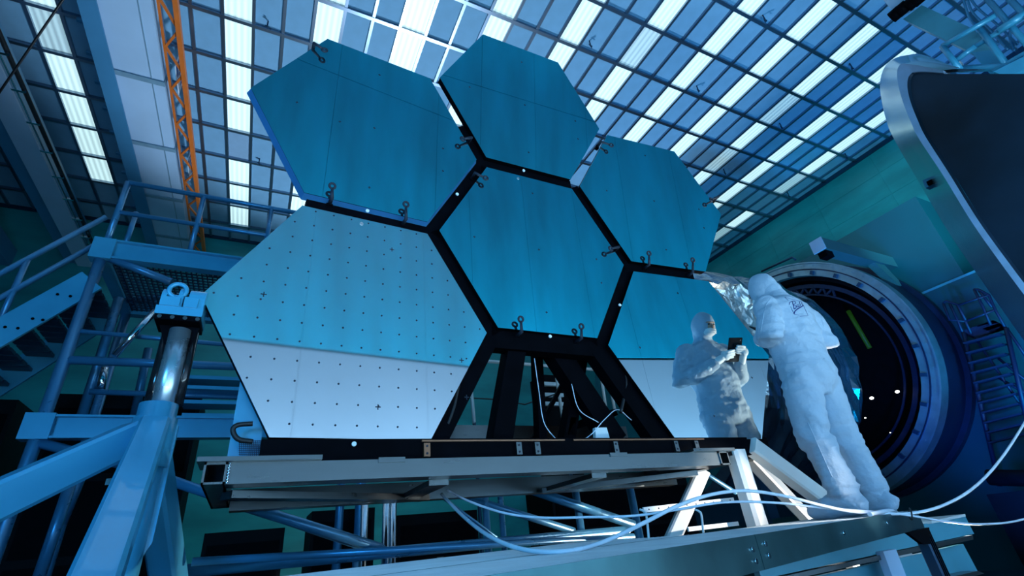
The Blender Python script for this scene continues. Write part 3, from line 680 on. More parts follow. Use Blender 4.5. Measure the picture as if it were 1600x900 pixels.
for py in (600, 617, 631):
    p, q2 = atY(849, py, 7.97), atY(879, py, 7.97); MB().box((p.x, 7.93, p.z - 0.035), (q2.x, 8.0, p.z + 0.035)).build('light_slot', 'button', rk)  # white bars stand for glowing light slots

# ================================================================== WORK PLATFORM
PZ = 1.555
u = V((0.9636, 0.2673, 0)); nrm = V((-0.2673, 0.9636, 0)); E0 = V((1.054, 1.193, PZ))
def pe(t, off, z=0): return E0 + u * t + nrm * off + V((0, 0, z + 0.025 * max(0, off)))
T0_, T1_ = -1.05, 3.02
wp = empty('work_platform', pe(1.5, 0.3, -0.11), 'raised walkway platform with metal grating and steel fascia in the foreground', 'platform')
def pbox(t0, t1, o0, o1, z0, z1):
    m = MB(); P = [pe(t, o_, z) for t in (t0, t1) for o_ in (o0, o1) for z in (z0, z1)]
    return m.add(P, [(0, 1, 3, 2), (4, 6, 7, 5), (0, 4, 5, 1), (2, 3, 7, 6), (0, 2, 6, 4), (1, 5, 7, 3)])
for (t0, t1) in ((T0_, 0.55), (0.555, T1_)):
    f = pbox(t0, t1, -0.006, 0.0, -0.105, 0.002).build('fascia', 'plate', wp)
pbox(T0_, T1_, 0.57, 0.58, -0.105, 0.0).build('fascia', 'plate', wp)
pbox(T1_ - 0.006, T1_, 0.0, 0.58, -0.105, 0.0).build('fascia', 'plate', wp)
for (t, z) in ((0.50, -0.04), (0.61, -0.03), (0.50, -0.075), (0.61, -0.068), (1.45, -0.045), (2.2, -0.04)):
    MB().disc(pe(t, -0.006, z), -nrm, 0.009, 0.006, 10).build('bolt', 'chrome', wp)
gmb = MB(); t = T0_
while t < T1_ - 0.01: 
    a, b = pe(t, 0.005, -0.012), pe(t, 0.57, -0.012); gmb.bar(a, b, 0.004, 0.02); t += 0.026
o_ = 0.012
while o_ < 0.57:
    gmb.bar(pe(T0_, o_, -0.008), pe(T1_, o_, -0.008), 0.007, 0.016); o_ += 0.03
t = T0_
while t < 1.15:
    gmb.bar(pe(t, 0.585, -0.012), pe(t, 1.45, -0.012), 0.004, 0.02); t += 0.022
o_ = 0.60
while o_ < 1.45:
    gmb.bar(pe(T0_, o_, -0.008), pe(1.15, o_, -0.008), 0.007, 0.016); o_ += 0.03
k = gmb.build('grating', 'grate', wp, fix=False); k['kind'] = 'stuff'
pbox(T0_, T1_, 0.05, 0.10, -0.10, -0.03).build('joist', 'plate', wp); pbox(T0_, T1_, 0.45, 0.50, -0.10, -0.03).build('joist', 'plate', wp)
for pts in ([(1378, 806), (1392, 804)],):
    pass
MB().tube(bez([pe(2.1, 0.03, 0.012), pe(2.35, 0.01, 0.018), pe(2.6, 0.02, 0.012)], 8), 0.012, 8).build('edge_rope', 'hose', wp)
# post and pedestal below the right end
MB().bar(atY(1437, 826, 1.93), atY(1437, 826, 1.93) * 1.0 - V((0, 0, 1.4)), 0.07, 0.07, (0, 1, 0), 0.008).build('support_post', 'darksteel', wp)
for dx in (-0.02, 0.0, 0.02):
    p = atY(1437, 826, 1.93) + V((dx, -0.037, 0)); MB().bar(p, p - V((0, 0, 1.4)), 0.006, 0.006, (0, 1, 0)).build('post_groove', 'black', wp)
MB().prism([atY(1418, 832, 1.88), atY(1452, 824, 1.88), atY(1454, 850, 1.88), atY(1442, 850, 1.88)], (0, 0.02, 0)).build('corner_bracket', 'black', wp)
pd = empty('pedestal_beam', (3.6, 2.3, 0), 'teal painted steel pedestal beam under the right end of the walkway', 'pedestal')
YP = 2.28
def ppoly(pts, y, dy, name, m='tealsteel'): return MB().prism([atY(*p, y) for p in pts], (0, dy, 0)).build(name, m, pd)
ppoly([(1180, 872), (1508, 806), (1522, 834), (1190, 905)], YP, 0.04, 'upper_flange')
ppoly([(1190, 908), (1520, 836), (1521, 843), (1190, 916)], YP - 0.02, 0.10, 'flange_lip', 'alu')
ppoly([(1190, 920), (1505, 850), (1528, 893), (1190, 965)], YP + 0.08, 0.04, 'web_plate')
ppoly([(1380, 925), (1528, 892), (1538, 896), (1380, 938)], YP - 0.02, 0.10, 'lower_lip', 'alu')
ppoly([(1380, 862), (1400, 858), (1416, 900), (1396, 905)], YP - 0.05, 0.05, 'stiffener', 'girder')
ppoly([(1455, 814), (1508, 803), (1509, 807), (1456, 818)], YP - 0.03, 0.3, 'top_lip', 'whitesteel')
MB().box((3.75, 2.36, 0), (3.95, 2.5, 1.0)).build('leg', 'tealsteel', pd)

# small perforated rail and hoops on the walkway's far side
pr = empty('perforated_rail', atY(1075, 788, 2.55), 'white perforated flat rail between the stand legs', 'rail')
a, b = atY(1005, 797, 2.58), atY(1146, 781, 2.58)
bar = MB().bar(a, b, 0.012, 0.030).build('flat_bar', 'button', pr)
for k in range(10):
    MB().disc(lerp(a, b, 0.05 + k * 0.1) - V((0, 0.006, 0)), (0, -1, 0), 0.005, 0.002, 8).build('hole', 'dot', bar)
a, b = atY(1075, 827, 2.58), atY(1153, 818, 2.58); MB().bar(a, b, 0.012, 0.025).build('flat_bar', 'button', pr)
for i, (px, lab) in enumerate([(1006, 'thin white hoop handle left of the stand'), (1092, 'thin white hoop handle in front of the slanted stand leg')]):
    h = [atY(px - 6, 796, 2.2), atY(px, 799, 2.2), atY(px + 4, 806, 2.2), atY(px + 8, 845, 2.2)]
    o = MB().tube(bez(h, 6), 0.006, 8).build('hoop_handle', 'button', org=h[3]); tag(o, lab, 'handle')

# ================================================================== HOSES
def hose(pts, r, lab):
    P = [atY(x, y, yy) for x, y, yy in pts]
    o = MB().tube(bez(P, 14), r, 12).build('white_hose', 'hose', org=P[0]); tag(o, lab, 'hose', 'white hoses on the walkway')
hose([(690, 772, 2.75), (722, 805, 2.4), (762, 836, 2.0), (815, 858, 1.75), (880, 862, 1.62), (940, 848, 1.66), (1000, 820, 1.72), (1060, 790, 1.78), (1115, 772, 1.82), (1170, 767, 1.84), (1230, 776, 1.85), (1285, 790, 1.84), (1330, 799, 1.835), (1380, 803, 1.83), (1430, 801, 1.80), (1475, 789, 1.76), (1520, 763, 1.72), (1560, 722, 1.68), (1600, 662, 1.64), (1660, 560, 1.6)], 0.0082, 'thicker white hose looping over the walkway past the worker\'s shoes and up to the right')
hose([(700, 766, 2.75), (735, 784, 2.6), (790, 802, 2.45), (850, 809, 2.35), (920, 808, 2.25), (990, 806, 2.15), (1060, 796, 2.05), (1120, 786, 1.98), (1170, 784, 1.93), (1230, 787, 1.89), (1290, 794, 1.86), (1340, 798, 1.85), (1385, 801, 1.83), (1430, 807, 1.80), (1480, 815, 1.78), (1535, 819, 1.76), (1600, 811, 1.74), (1680, 780, 1.72)], 0.0062, 'thinner white hose running low over the walkway and sagging off its right end')
o = MB().tube(bez([atY(1421, 794, 1.79), atY(1424, 800, 1.775), atY(1425, 812, 1.78), atY(1420, 806, 1.82), atY(1421, 794, 1.79)], 6), 0.004, 6).build('cable_tie', 'cable', org=atY(1422, 800, 1.78)); tag(o, 'black cable tie around the hoses at the walkway end', 'cable tie')

# ================================================================== VACUUM CHAMBER (right)
CY_, CZ_ = 8.84, 5.33
vc = empty('vacuum_chamber', (15, CY_, CZ_ - 3.54), 'huge round vacuum chamber mouth with riveted metal flange behind the worker', 'vacuum chamber')
def annulus(x0, x1, r0, r1, n=96, a0=0, a1=360):
    m = MB(); cnt = n + 1
    for k in range(cnt):
        a = R(a0 + (a1 - a0) * k / n); cy, sz = math.cos(a), math.sin(a)
        for (x, r) in ((x0, r0), (x0, r1), (x1, r1), (x1, r0)): m.v.append(V((x, CY_ + r * cy, CZ_ + r * sz)))
    for k in range(n):
        for j in range(4):
            m.f.append((k * 4 + j, (k + 1) * 4 + j, (k + 1) * 4 + (j + 1) % 4, k * 4 + (j + 1) % 4)); m.s.append(True)
    return m
def build_flat(m, name, mm, par):
    o = m.build(name, mm, par)
    md = o.modifiers.new('edge', 'EDGE_SPLIT'); md.split_angle = R(40); return o
fl = build_flat(annulus(14.5, 14.8, 3.12, 3.54), 'flange_ring', 'ring', vc)
build_flat(annulus(14.47, 14.5, 3.30, 3.33), 'seal_groove', 'shell', fl)
build_flat(annulus(14.46, 14.5, 3.50, 3.54), 'flange_lip', 'ring', fl)
for k in range(28):
    a = R(k * 360 / 28 + 5); c = V((14.46, CY_ + 3.20 * math.cos(a), CZ_ + 3.20 * math.sin(a))); d = V((0, math.cos(a), math.sin(a)))
    MB().bar(c - d * 0.06, c + d * 0.06, 0.09, 0.08, (1, 0, 0)).build('flange_clip', 'darksteel', fl)
for k in range(72):
    a = R(k * 5); MB().disc((14.46, CY_ + 3.43 * math.cos(a), CZ_ + 3.43 * math.sin(a)), (-1, 0, 0), 0.022, 0.015, 6).build('rivet', 'ring', fl)
build_flat(annulus(14.8, 15.97, 3.42, 3.5), 'shell', 'shell', vc)
build_flat(annulus(15.75, 15.96, 3.5, 3.62), 'wall_collar', 'shell', vc)
build_flat(annulus(14.7, 15.85, 3.0, 3.12), 'liner', 'inside', vc)
build_flat(annulus(14.85, 14.95, 2.78, 2.90), 'inner_hoop', 'shell', vc)
build_flat(annulus(14.9, 14.93, 2.55, 2.60), 'inner_hoop', 'shell', vc)
for k in range(60):
    a, b = R(k * 6), R(k * 6 + 3); a2 = R(k * 6 + 6)
    f = lambda an, r: V((14.9, CY_ + r * math.cos(an), CZ_ + r * math.sin(an)))
    if 40 < k * 6 < 130: 
        MB().bar(f(a, 2.6), f(b, 2.8), 0.05, 0.05, (1, 0, 0)).build('hoop_lacing', 'shell', vc); MB().bar(f(b, 2.8), f(a2, 2.6), 0.05, 0.05, (1, 0, 0)).build('hoop_lacing', 'shell', vc)
MB().disc((15.9, CY_, CZ_), (-1, 0, 0), 3.2, 0.02, 64).build('end_disc', 'inside', vc)
p = atX(1338, 500, 15.6); MB().tube([p - V((0, 0, 0.9)), p + V((0, 0.1, 0.35))], 0.06, 10).build('green_strip', 'greenled', vc)
for (px, py, r) in ((1402, 612, 0.05), (1362, 622, 0.05), (1352, 653, 0.02), (1391, 676, 0.015)):
    p = atX(px, py, 14.6); MB().ellipsoid(p, r, r, r * 0.7, 10, 6).build('inner_lamp', 'bulb', vc)

# dark foil-wrapped shroud standing inside and in front of the chamber mouth
sh = MB(); NU, NX = 72, 26; SY, SZ, SR = 9.25, 5.15, 3.0
for i in range(NX + 1):
    x = 9.2 + (13.0 - 9.2) * i / NX
    for j in range(NU):
        a = 2 * math.pi * j / NU; rr = SR * (1.0 - 0.05 * math.cos(i)) if i in (0, NX) else SR
        p = V((x, SY + rr * math.cos(a), SZ + rr * math.sin(a)))
        n_ = noise.noise(p * 1.3) * 0.16 + noise.noise(p * 3.1) * 0.08 - 0.05 * abs(math.sin(i * 0.9))
        sh.v.append(p + V((0, math.cos(a), math.sin(a))) * n_)
for i in range(NX):
    for j in range(NU):
        sh.f.append((i * NU + j, (i + 1) * NU + j, (i + 1) * NU + (j + 1) % NU, i * NU + (j + 1) % NU)); sh.s.append(False)
sh.f.append(tuple(range(NU))); sh.s.append(False); sh.f.append(tuple(NX * NU + j for j in range(NU))); sh.s.append(False)
o = sh.build('thermal_shroud', 'foil_dark', org=(11, SY, SZ - SR)); tag(o, 'large dark crinkled foil shroud inside the vacuum chamber mouth', 'shroud')
st_ = empty('shroud_trolley', (11, SY, 0), 'dark low trolley carrying the foil shroud', 'trolley')
for x in (9.6, 12.6):
    MB().box((x - 0.15, SY - 1.8, 1.6), (x + 0.15, SY + 1.8, 2.6)).build('cradle', 'darksteel', st_)
    for yy in (-1.5, 1.5): MB().box((x - 0.12, SY + yy - 0.12, 0), (x + 0.12, SY + yy + 0.12, 1.6)).build('leg', 'darksteel', st_)

# bracket beam over the flange
br = atX(1278, 384, 12.6)
bb = empty('bracket_beam', br, 'boxy bracket beam with end painted pale as lit jutting out above the chamber flange', 'bracket')
MB().box((12.6, br.y - 0.16, br.z - 0.17), (16.0, br.y + 0.16, br.z + 0.17)).build('beam', 'bracket', bb)
MB().box((12.57, br.y - 0.17, br.z - 0.18), (12.6, br.y + 0.17, br.z + 0.18)).build('lit_end', 'girder', bb)  # pale colour paints the beam end as if light falls on it
MB().prism([(14.9, br.y - 0.1, br.z - 0.17), (15.4, br.y - 0.1, br.z - 0.17), (15.9, br.y - 0.1, br.z - 0.8), (15.6, br.y - 0.1, br.z - 0.8)], (0, 0.2, 0)).build('knee', 'bracket', bb)
MB().box((12.65, br.y - 0.1, br.z - 0.34), (12.95, br.y + 0.12, br.z - 0.17)).build('camera_mount', 'black', bb)
hpp = [atX(x, y, 14.4) for x, y in ((1190, 424), (1238, 402), (1243, 406))]
o = MB().tube(hpp, 0.035, 8).build('wall_arm', 'darksteel', org=hpp[0]); tag(o, 'thin dark bent arm above the worker\'s hood along the flange', 'arm')

# chamber door (upper right)
outer = [(1468, 106), (1440, 94), (1414, 87), (1393, 94), (1381, 107), (1375, 130), (1378, 160), (1387, 195), (1399, 221), (1437, 287), (1485, 367), (1530, 433), (1575, 497), (1640, 590)]
lip = [(1474, 110), (1445, 104), (1420, 100), (1408, 100), (1402, 110), (1403, 130), (1410, 157), (1422, 188), (1436, 217), (1473, 273), (1519, 348), (1570, 420), (1610, 474), (1680, 570)]
lip2 = [(1474, 114), (1448, 112), (1432, 112), (1425, 114), (1419, 122), (1418, 138), (1423, 160), (1434, 188), (1447, 215), (1483, 271), (1529, 345), (1581, 417), (1622, 471), (1692, 566)]
XO, XI = 9.7, 7.05
cdr = empty('chamber_door', atX(1500, 400, XI), 'great dark dished chamber door with bright steel rim at upper right', 'chamber door')
Po = bez([atX(*p, XO) for p in outer], 6); Pi = bez([atX(*p, XI) for p in lip], 6); Pj = bez([atX(*p, XI + 0.02) for p in lip2], 6); n = len(Po)
def strip(A, B, thick, name, m):
    mb = MB(); k = len(A); th = V(thick)
    vs = list(A) + list(B) + [p + th for p in A] + [p + th for p in B]
    fs = []
    for i in range(k - 1):
        fs += [(i, i + 1, k + i + 1, k + i), (2 * k + i, 3 * k + i, 3 * k + i + 1, 2 * k + i + 1), (i, 2 * k + i, 2 * k + i + 1, i + 1), (k + i, k + i + 1, 3 * k + i + 1, 3 * k + i)]
    fs += [(0, k, 3 * k, 2 * k), (k - 1, 3 * k - 1, 4 * k - 1, 2 * k - 1)]
    mb.add(vs, fs, True); o = mb.build(name, m, cdr); md = o.modifiers.new('edge', 'EDGE_SPLIT'); md.split_angle = R(35); return o
strip(Po, Pi, (0.1, -0.12, -0.05), 'rim_band', 'rim')
strip(Pi, Pj, (0.10, 0, 0), 'rim_lip', 'rimlip')
deep = [V((XI + 1.1, p.y - 0.45, p.z - 0.02 * i / 10)) for i, p in enumerate(Pj)]
Pk = [lerp(a, b, 0.5) + V((-0.1, 0, 0)) for a, b in zip(Pj, deep)]
strip(Pj, Pk, (0.05, -0.02, 0), 'dish_wall', 'dish')
last = Pj[-1]
edge_pts = Pj + [V((XI + 0.02, last.y - 2.5, last.z)), atX(1760, 113, XI + 0.02)]
MB().prism([p + V((0.04, 0, 0)) for p in edge_pts], (0.15, 0, 0)).build('dish_face', 'dish', cdr)
hp1 = [atX(x, y, 8.2) for x, y in ((1441, 282), (1464, 272), (1468, 283), (1446, 294))]
lt = MB().prism(hp1, (0.12, 0, 0)).build('latch_box', 'bluesteel', cdr); hp2 = [atX(x, y, 8.17) for x, y in ((1447, 284), (1461, 277), (1463, 283), (1450, 290))]
MB().prism(hp2, (0.04, 0, 0)).build('latch_slot', 'black', lt)

# hoist unit and catwalk above the door
XC = 10.4
hb = empty('hoist_unit', atX(1460, 50, XC), 'teal boxy hoist unit hanging above the chamber door', 'hoist')
def hx(pts, x, dx, name, m, par): return MB().prism([atX(*p, x) for p in pts], (dx, 0, 0)).build(name, m, par)
hx([(1411, 30), (1440, 8), (1520, 45), (1548, 78), (1518, 82)], XC, 0.4, 'housing', 'tealsteel', hb)
hx([(1518, 82), (1548, 78), (1575, 112), (1545, 114)], XC - 0.05, 0.4, 'housing_end', 'bluesteel', hb)
hx([(1375, -6), (1412, -8), (1416, 6), (1395, 18)], XC - 0.1, 0.3, 'pale_box', 'girder', hb)
for (px, py) in ((1400, 22), (1410, 14), (1425, 4), (1434, -2)):
    p = atX(px, py, XC - 0.2); MB().tube([p - V((0, 0.09, 0)), p + V((0, 0.09, 0))], 0.12, 10).build('roller', 'black', hb)
hx([(1488, 102), (1500, 95), (1506, 108), (1494, 110)], XC - 0.3, 0.1, 'pale_tag', 'sign', hb)
cw = empty('catwalk', atX(1560, 90, XC - 0.6), 'blue pipe catwalk railing with cables above the chamber door', 'catwalk')
for i, (a, b) in enumerate([((1472, 72), (1556, 24)), ((1492, 96), (1524, 72)), ((1524, 72), (1600, 26)), ((1472, 72), (1500, 108)), ((1528, 40), (1580, 112)), ((1540, -5), (1640, 110)), ((1574, -5), (1660, 84)), ((1552, 112), (1640, 62)), ((1500, 108), (1640, 100)), ((1604, 20), (1560, 48))]):
    A, B = atX(*a, XC - 0.6 + 0.05 * (i % 3)), atX(*b, XC - 0.6 + 0.05 * (i % 3)); MB().tube([A, B], 0.045 if i < 8 else 0.06, 10).build('rail_pipe', 'bluesteel', cw)
for pts in ([(1510, -5), (1520, 20), (1545, 45), (1575, 78)], [(1514, -5), (1530, 15), (1560, 40), (1590, 70)], [(1600, 22), (1585, 35), (1578, 55), (1585, 80)], [(1504, -5), (1516, 30), (1536, 50), (1560, 70)]):
    MB().tube(bez([atX(*p, XC - 0.2) for p in pts], 8), 0.02, 6).build('cable', 'pipe', cw)
hx([(1552, 112), (1600, 88), (1640, 70), (1650, 84), (1575, 120)], XC - 0.7, 0.5, 'toe_board', 'bluesteel', cw)

# rolling ladder in front of the bulkhead
rl = empty('rolling_ladder', (15.2, 6.2, 0), 'dark blue rolling ladder with guard rails beside the vacuum chamber', 'ladder')
XLd = 15.3
def rp(pts, r, name, x=XLd): return MB().tube([atX(*p, x) for p in pts], r, 8).build(name, 'navy', rl)
for pts, nm in ([[(1506, 520), (1562, 760)], 'stile'], [[(1572, 512), (1610, 680)], 'stile']): rp(pts, 0.05, nm)
for k in range(11):
    y = 534 + k * 15.5; x0 = 1509 + k * 3.9; x1 = 1566 + k * 4.2
    a, b = atX(x0, y + 3, XLd), atX(x1, y - 12, XLd); MB().bar(a, b, 0.28, 0.035, (0, 0, 1)).build('step', 'navy', rl)
a = [atX(*p, XLd) for p in ((1504, 522), (1555, 505), (1574, 514), (1524, 530))]; MB().prism(a, (0, 0, 0.08)).build('top_platform', 'navy', rl)
for pts in ([(1474, 474), (1478, 470), (1496, 476), (1510, 502)], [(1474, 474), (1484, 500), (1508, 502)], [(1484, 474), (1496, 500), (1506, 524)], [(1496, 477), (1545, 461)], [(1508, 502), (1555, 484)], [(1522, 452), (1528, 452), (1545, 461), (1555, 484), (1572, 514)], [(1522, 452), (1536, 480), (1548, 508)], [(1530, 454), (1550, 480)], [(1496, 477), (1518, 522)], [(1574, 514), (1605, 560)], [(1525, 530), (1600, 640)], [(1560, 560), (1610, 600)], [(1560, 590), (1620, 625)]):
    rp(pts, 0.03, 'guard_rail')
# stored equipment at far right on the floor
e = empty('floor_machine', (13.5, 4.2, 0), 'low dark machine on the floor below the rolling ladder', 'machine')
MB().box((13.0, 3.6, 0.1), (14.2, 5.2, 1.6)).build('body', 'inside', e); MB().tube([(13.2, 3.5, 1.6), (13.2, 5.1, 1.9)], 0.15, 12).build('roll', 'inside', e)
for yy in (3.8, 5.0): MB().box((13.1, yy - 0.1, 0), (14.1, yy + 0.1, 0.1)).build('foot', 'darksteel', e)

# ================================================================== PERSON
OP = V((3.36, 1.99, PZ + 0.012))
def L(x, y, z): return OP + V((x, y, z))
def chain(mb, pts, n=16):
    # tapered limb with round ends
    P = [V(p[:3]) for p in pts]; rr = [p[3] for p in pts]
    d0 = (P[1] - P[0]).normalized(); d1 = (P[-1] - P[-2]).normalized()
    PP = [P[0] - d0 * rr[0] * 0.9, P[0] - d0 * rr[0] * 0.5] + P + [P[-1] + d1 * rr[-1] * 0.5, P[-1] + d1 * rr[-1] * 0.9]
    RR = [rr[0] * 0.35, rr[0] * 0.82] + rr + [rr[-1] * 0.82, rr[-1] * 0.35]
    mb.tube(PP, RR, n)
def loft(mb, rings, n=24):
    b = len(mb.v)
    for (cx, cy, z, rx, ry) in rings:
        for j in range(n):
            a = 2 * math.pi * j / n; mb.v.append(V((cx + rx * math.cos(a), cy + ry * math.sin(a), z)))
    for i in range(len(rings) - 1):
        for j in range(n): mb.f.append((b + i * n + j, b + i * n + (j + 1) % n, b + (i + 1) * n + (j + 1) % n, b + (i + 1) * n + j)); mb.s.append(True)
    mb.f.append(tuple(b + j for j in range(n))[::-1]); mb.f.append(tuple(b + (len(rings) - 1) * n + j for j in range(n))); mb.s += [True, True]
def fuse(mb, name, vox, it, m, parent, disp=None):
    me = mb.mesh(name + '_raw'); o = bpy.data.objects.new(name + '_raw', me); col.objects.link(o)
    r = o.modifiers.new('r', 'REMESH'); r.mode = 'VOXEL'; r.voxel_size = vox; r.use_smooth_shade = True
    s = o.modifiers.new('s', 'SMOOTH'); s.factor = 0.5; s.iterations = it
    bpy.context.view_layer.update(); dg = bpy.context.evaluated_depsgraph_get()
    me2 = bpy.data.meshes.new_from_object(o.evaluated_get(dg)); bpy.data.objects.remove(o)
    me2.name = name
    if disp:
        nn = [v.normal.copy() for v in me2.vertices]
        for v, nv in zip(me2.vertices, nn): v.co += nv * disp(v.co)
    pl = wloc(parent)
    for v in me2.vertices: v.co = v.co + OP - pl
    me2.materials.clear(); me2.materials.append(M[m]); me2.polygons.foreach_set('use_smooth', [True] * len(me2.polygons)); me2.update()
    ob = bpy.data.objects.new(name, me2); col.objects.link(ob); ob.parent = parent; return ob
person = empty('person', OP - V((0, 0, 0.012)), 'person in white hooded cleanroom coverall standing on the walkway, back turned, facing the mirror', 'person')
HB = Matrix.Rotation(R(-20), 3, 'X')
def hd(x, y, z): return V((0, 0.0, 1.50)) + HB @ V((x, y, z - 1.50))
def hw(x, y, z): return OP + hd(x, y, z + 0.016)
bm_ = MB()
loft(bm_, [(0, 0, 0.74, 0.12, 0.10), (0, 0, 0.80, 0.185, 0.14), (0, -0.01, 0.90, 0.205, 0.155), (0, -0.005, 1.0, 0.198, 0.15), (0, 0.0, 1.08, 0.198, 0.15), (0, -0.01, 1.18, 0.212, 0.152), (0, -0.015, 1.28, 0.22, 0.15), (0, -0.015, 1.37, 0.228, 0.135), (0, -0.01, 1.43, 0.185, 0.11), (0, 0.0, 1.475, 0.095, 0.088), (0, 0.01, 1.53, 0.070, 0.078)])
bm_.ellipsoid(hd(0, 0.030, 1.628), 0.092, 0.112, 0.128, 20, 14, HB)
bm_.ellipsoid(hd(0, 0.0, 1.56), 0.072, 0.08, 0.09, 18, 10, HB)
chain(bm_, [(-0.105, 0.0, 0.84, 0.118), (-0.118, 0.02, 0.66, 0.108), (-0.128, 0.035, 0.48, 0.092), (-0.132, 0.01, 0.30, 0.088), (-0.135, -0.015, 0.14, 0.082), (-0.135, -0.02, 0.07, 0.062)])
chain(bm_, [(0.105, -0.01, 0.84, 0.118), (0.118, 0.0, 0.66, 0.106), (0.125, 0.01, 0.48, 0.090), (0.132, -0.02, 0.30, 0.085), (0.138, -0.04, 0.14, 0.080), (0.138, -0.045, 0.07, 0.060)])
chain(bm_, [(-0.188, -0.01, 1.40, 0.080), (-0.245, -0.04, 1.28, 0.080), (-0.305, -0.05, 1.15, 0.074), (-0.235, 0.04, 1.165, 0.062), (-0.14, 0.13, 1.20, 0.050), (-0.105, 0.165, 1.215, 0.042)])
chain(bm_, [(0.188, -0.01, 1.40, 0.080), (0.235, -0.045, 1.28, 0.084), (0.28, -0.055, 1.13, 0.078), (0.25, 0.035, 1.15, 0.064), (0.19, 0.13, 1.20, 0.050), (0.165, 0.165, 1.22, 0.042)])
# shoe covers are part of the coverall
for (x, y, tx) in ((-0.135, -0.02, -0.185), (0.138, -0.045, 0.16)):
    chain(bm_, [(x, y - 0.05, 0.055, 0.055), (x * 0.6 + tx * 0.4, y + 0.07, 0.056, 0.060), (tx, y + 0.19, 0.047, 0.047)])
def folds(p):
    z = p.z; k = 0.55
    for (zc_, wd, am) in ((0.47, 0.09, 1.3), (0.13, 0.07, 1.4), (0.86, 0.07, 0.5), (1.16, 0.08, 0.7)): k += am * math.exp(-((z - zc_) / wd) ** 2)
    if z < 0.05: k *= 0.3
    if z > 1.47: k *= 0.4
    a = noise.noise(V((p.x * 8 + p.z * 2, p.y * 8, p.z * 4.5))); h = noise.noise(V((p.x * 5, p.y * 5 + p.x * 3, p.z * 17)))
    b = noise.noise(V((p.x * 15 + 5, p.y * 15, p.z * 20 + p.x * 14)))
    return 0.010 * (1 - 2.6 * abs(a)) * min(1.0, 0.6 + k * 0.4) + 1.3 * k * (0.0058 * (1 - 2.6 * abs(h)) + 0.003 * (0.5 - abs(b)))
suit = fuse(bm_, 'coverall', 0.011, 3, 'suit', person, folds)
# seams down the back and sleeves
from mathutils.bvhtree import BVHTree
bvh = BVHTree.FromPolygons([v.co + OP - V((0, 0, 0.012)) for v in suit.data.vertices], [tuple(p.vertices) for p in suit.data.polygons])
def on_suit(px, py, lift=0.0015):
    d = (RIGHT * ((px - 800) / FPX) + DOWN * ((py - 450) / FPX) + FWD).normalized()
    h = bvh.ray_cast(CAM, d)
    return None if h[0] is None else h[0] - d * lift
def zs(x, y): return (1160 + x / 5.625, 410 + y / 5.625)
logo = MB()
for wd, st in ((0.0026, [(440, 345), (456, 412)]), (0.0022, [(412, 372), (416, 352), (436, 342), (462, 340), (468, 358), (448, 374)]), (0.0022, [(448, 374), (474, 384), (470, 404), (456, 410)]),
               (0.0019, [(490, 370), (480, 376), (480, 390), (490, 394), (497, 380)]), (0.0019, [(496, 366), (502, 394)]), (0.0019, [(500, 344), (514, 388)]), (0.0019, [(512, 340), (528, 382)]),
               (0.0034, [(454, 452), (462, 430), (484, 410), (510, 396), (538, 378)]), (0.0012, [(372, 306), (446, 326), (520, 345), (548, 405), (578, 468), (505, 474)]), (0.0012, [(372, 306), (404, 336)]), (0.0012, [(424, 388), (440, 424), (460, 458), (496, 462)])):
    pp = []
    for i in range(len(st) - 1):
        for k in range(6):
            a = lerp((*st[i], 0), (*st[i + 1], 0), k / 6); q = on_suit(*zs(a.x, a.y))
            if q: pp.append(q)
    q = on_suit(*zs(*st[-1]))
    if q: pp.append(q)
    if len(pp) > 1: logo.tube(pp, wd, 6)
lo = logo.build('back_logo', 'ink', person); lo['label'] = 'navy script logo in a slanted frame'
sm = MB()
for st in ([(1207, 461), (1196, 480), (1190, 510), (1186, 535)], [(1200, 566), (1214, 620), (1228, 670), (1250, 730)], [(1240, 462), (1276, 480), (1287, 510)], [(1218, 570), (1250, 566), (1288, 560)], [(1262, 660), (1280, 700), (1300, 745)]):
    pp = [on_suit(*q, 0.0) for q in [tuple(v[:2]) for v in bez([(a, b, 0) for a, b in st], 8)]]; pp = [q for q in pp if q]
    pp = [q for i, q in enumerate(pp) if i == 0 or (q - pp[i - 1]).length < 0.08]
    if len(pp) > 2: sm.tube(pp, 0.0028, 6)
sm.build('suit_seam', 'suit', person)
# face, mask
fm = MB(); fm.ellipsoid(hw(0, 0.070, 1.60), 0.062, 0.082, 0.090, 24, 16, HB)
fm.ellipsoid(hw(0, 0.152, 1.605), 0.011, 0.016, 0.020, 10, 8, HB); fm.ellipsoid(hw(0, 0.130, 1.642), 0.048, 0.016, 0.011, 14, 8, HB)
face = fm.build('face', 'skin', person)
for sx in (-1, 1): MB().ellipsoid(hw(sx * 0.025, 0.140, 1.626), 0.011, 0.008, 0.006, 10, 6, HB).build('eye', 'dark_eye', face)
mk = MB(); mk.ellipsoid(hw(0, 0.086, 1.565), 0.064, 0.082, 0.048, 22, 12, HB)
msk = mk.build('face_mask', 'mask', person)
for k in range(3):
    zz = 1.545 + k * 0.018
    MB().tube(bez([hw(-0.058, 0.115, zz), hw(-0.027, 0.164, zz), hw(0.027, 0.164, zz), hw(0.058, 0.115, zz)], 6), 0.002, 6).build('mask_pleat', 'mask', msk)
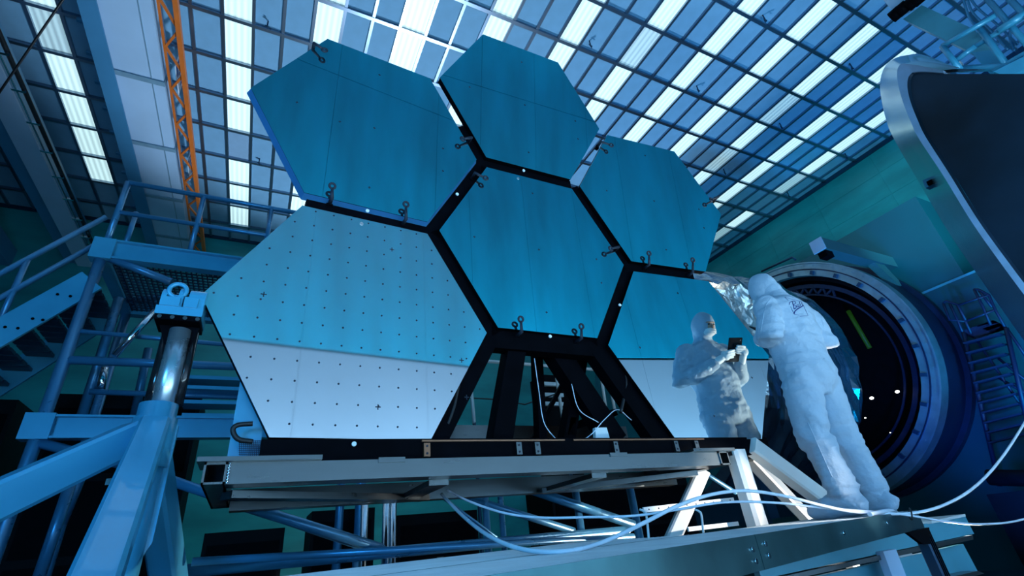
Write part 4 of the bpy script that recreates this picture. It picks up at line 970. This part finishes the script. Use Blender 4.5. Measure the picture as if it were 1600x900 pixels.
# gloves
def glove(wr, palm, dirs, thumb, name):
    g_ = MB()
    wr, palm = V(wr), V(palm)
    chain(g_, [(*(wr - (palm - wr) * 0.6), 0.036), (*wr, 0.031), (*lerp(wr, palm, 0.6), 0.032)], 12)
    d = (palm - wr).normalized()
    g_.ellipsoid(palm, 0.040, 0.026, 0.044, 14, 10)
    for f in dirs: chain(g_, [(*V(f[0]), 0.0105), (*V(f[1]), 0.0098), (*V(f[2]), 0.0085)], 10)
    chain(g_, [(*V(thumb[0]), 0.013), (*V(thumb[1]), 0.011), (*V(thumb[2]), 0.0095)], 10)
    return fuse(g_, name, 0.0042, 2, 'glove', person)
# tablet held in front of the chest
tc_ = V((0.085, 0.245, 1.315)); tn = V((0.1, -0.72, 0.62)).normalized(); tx_ = V((1, 0.10, 0)).normalized(); tx_ = (tx_ - tn * tn.dot(tx_)).normalized(); tyv = tn.cross(tx_)
tb = empty('tablet', OP + tc_, 'black handheld tablet held in the worker\'s gloved hands', 'tablet')
HW, HL, HT = 0.062, 0.105, 0.006
MB().bar(OP + tc_ - tyv * HL, OP + tc_ + tyv * HL, HW * 2, HT * 2, tn, 0.003).build('body', 'tablet', tb)
MB().bar(OP + tc_ - tyv * (HL - 0.01) + tn * HT, OP + tc_ + tyv * (HL - 0.01) + tn * HT, HW * 2 - 0.016, 0.001, tn).build('screen', 'inside', tb)
MB().disc(OP + tc_ + tyv * 0.085 + tx_ * 0.04 - tn * HT, -tn, 0.006, 0.002, 10).build('camera_lens', 'dot', tb)
def tp(a, b, c): return tc_ + tx_ * a + tyv * b + tn * c
# right hand: palm at the right edge, fingers wrap behind the tablet, thumb in front
fR = []
for i, b in enumerate((0.035, 0.014, -0.007, -0.028)):
    ln = (0.010, 0.018, 0.014, 0.004)[i]
    fR.append((tp(0.078, b - 0.004, -0.022), tp(0.052, b + 0.004, -0.024), tp(0.018 - ln, b + 0.006, -0.018)))
glove((0.172, 0.185, 1.228), tp(0.083, -0.01, -0.012), fR, (tp(0.082, -0.035, 0.008), tp(0.066, -0.005, 0.018), tp(0.050, 0.018, 0.017)), 'glove')
fL = []
for i, b in enumerate((0.0, -0.021, -0.042, -0.063)):
    ln = (0.006, 0.016, 0.014, 0.004)[i]
    fL.append((tp(-0.078, b - 0.006, -0.022), tp(-0.050, b + 0.002, -0.024), tp(-0.020 + ln, b + 0.004, -0.018)))
glove((-0.098, 0.175, 1.220), tp(-0.085, -0.045, -0.012), fL, (tp(-0.082, -0.062, 0.008), tp(-0.066, -0.034, 0.018), tp(-0.050, -0.012, 0.017)), 'glove')
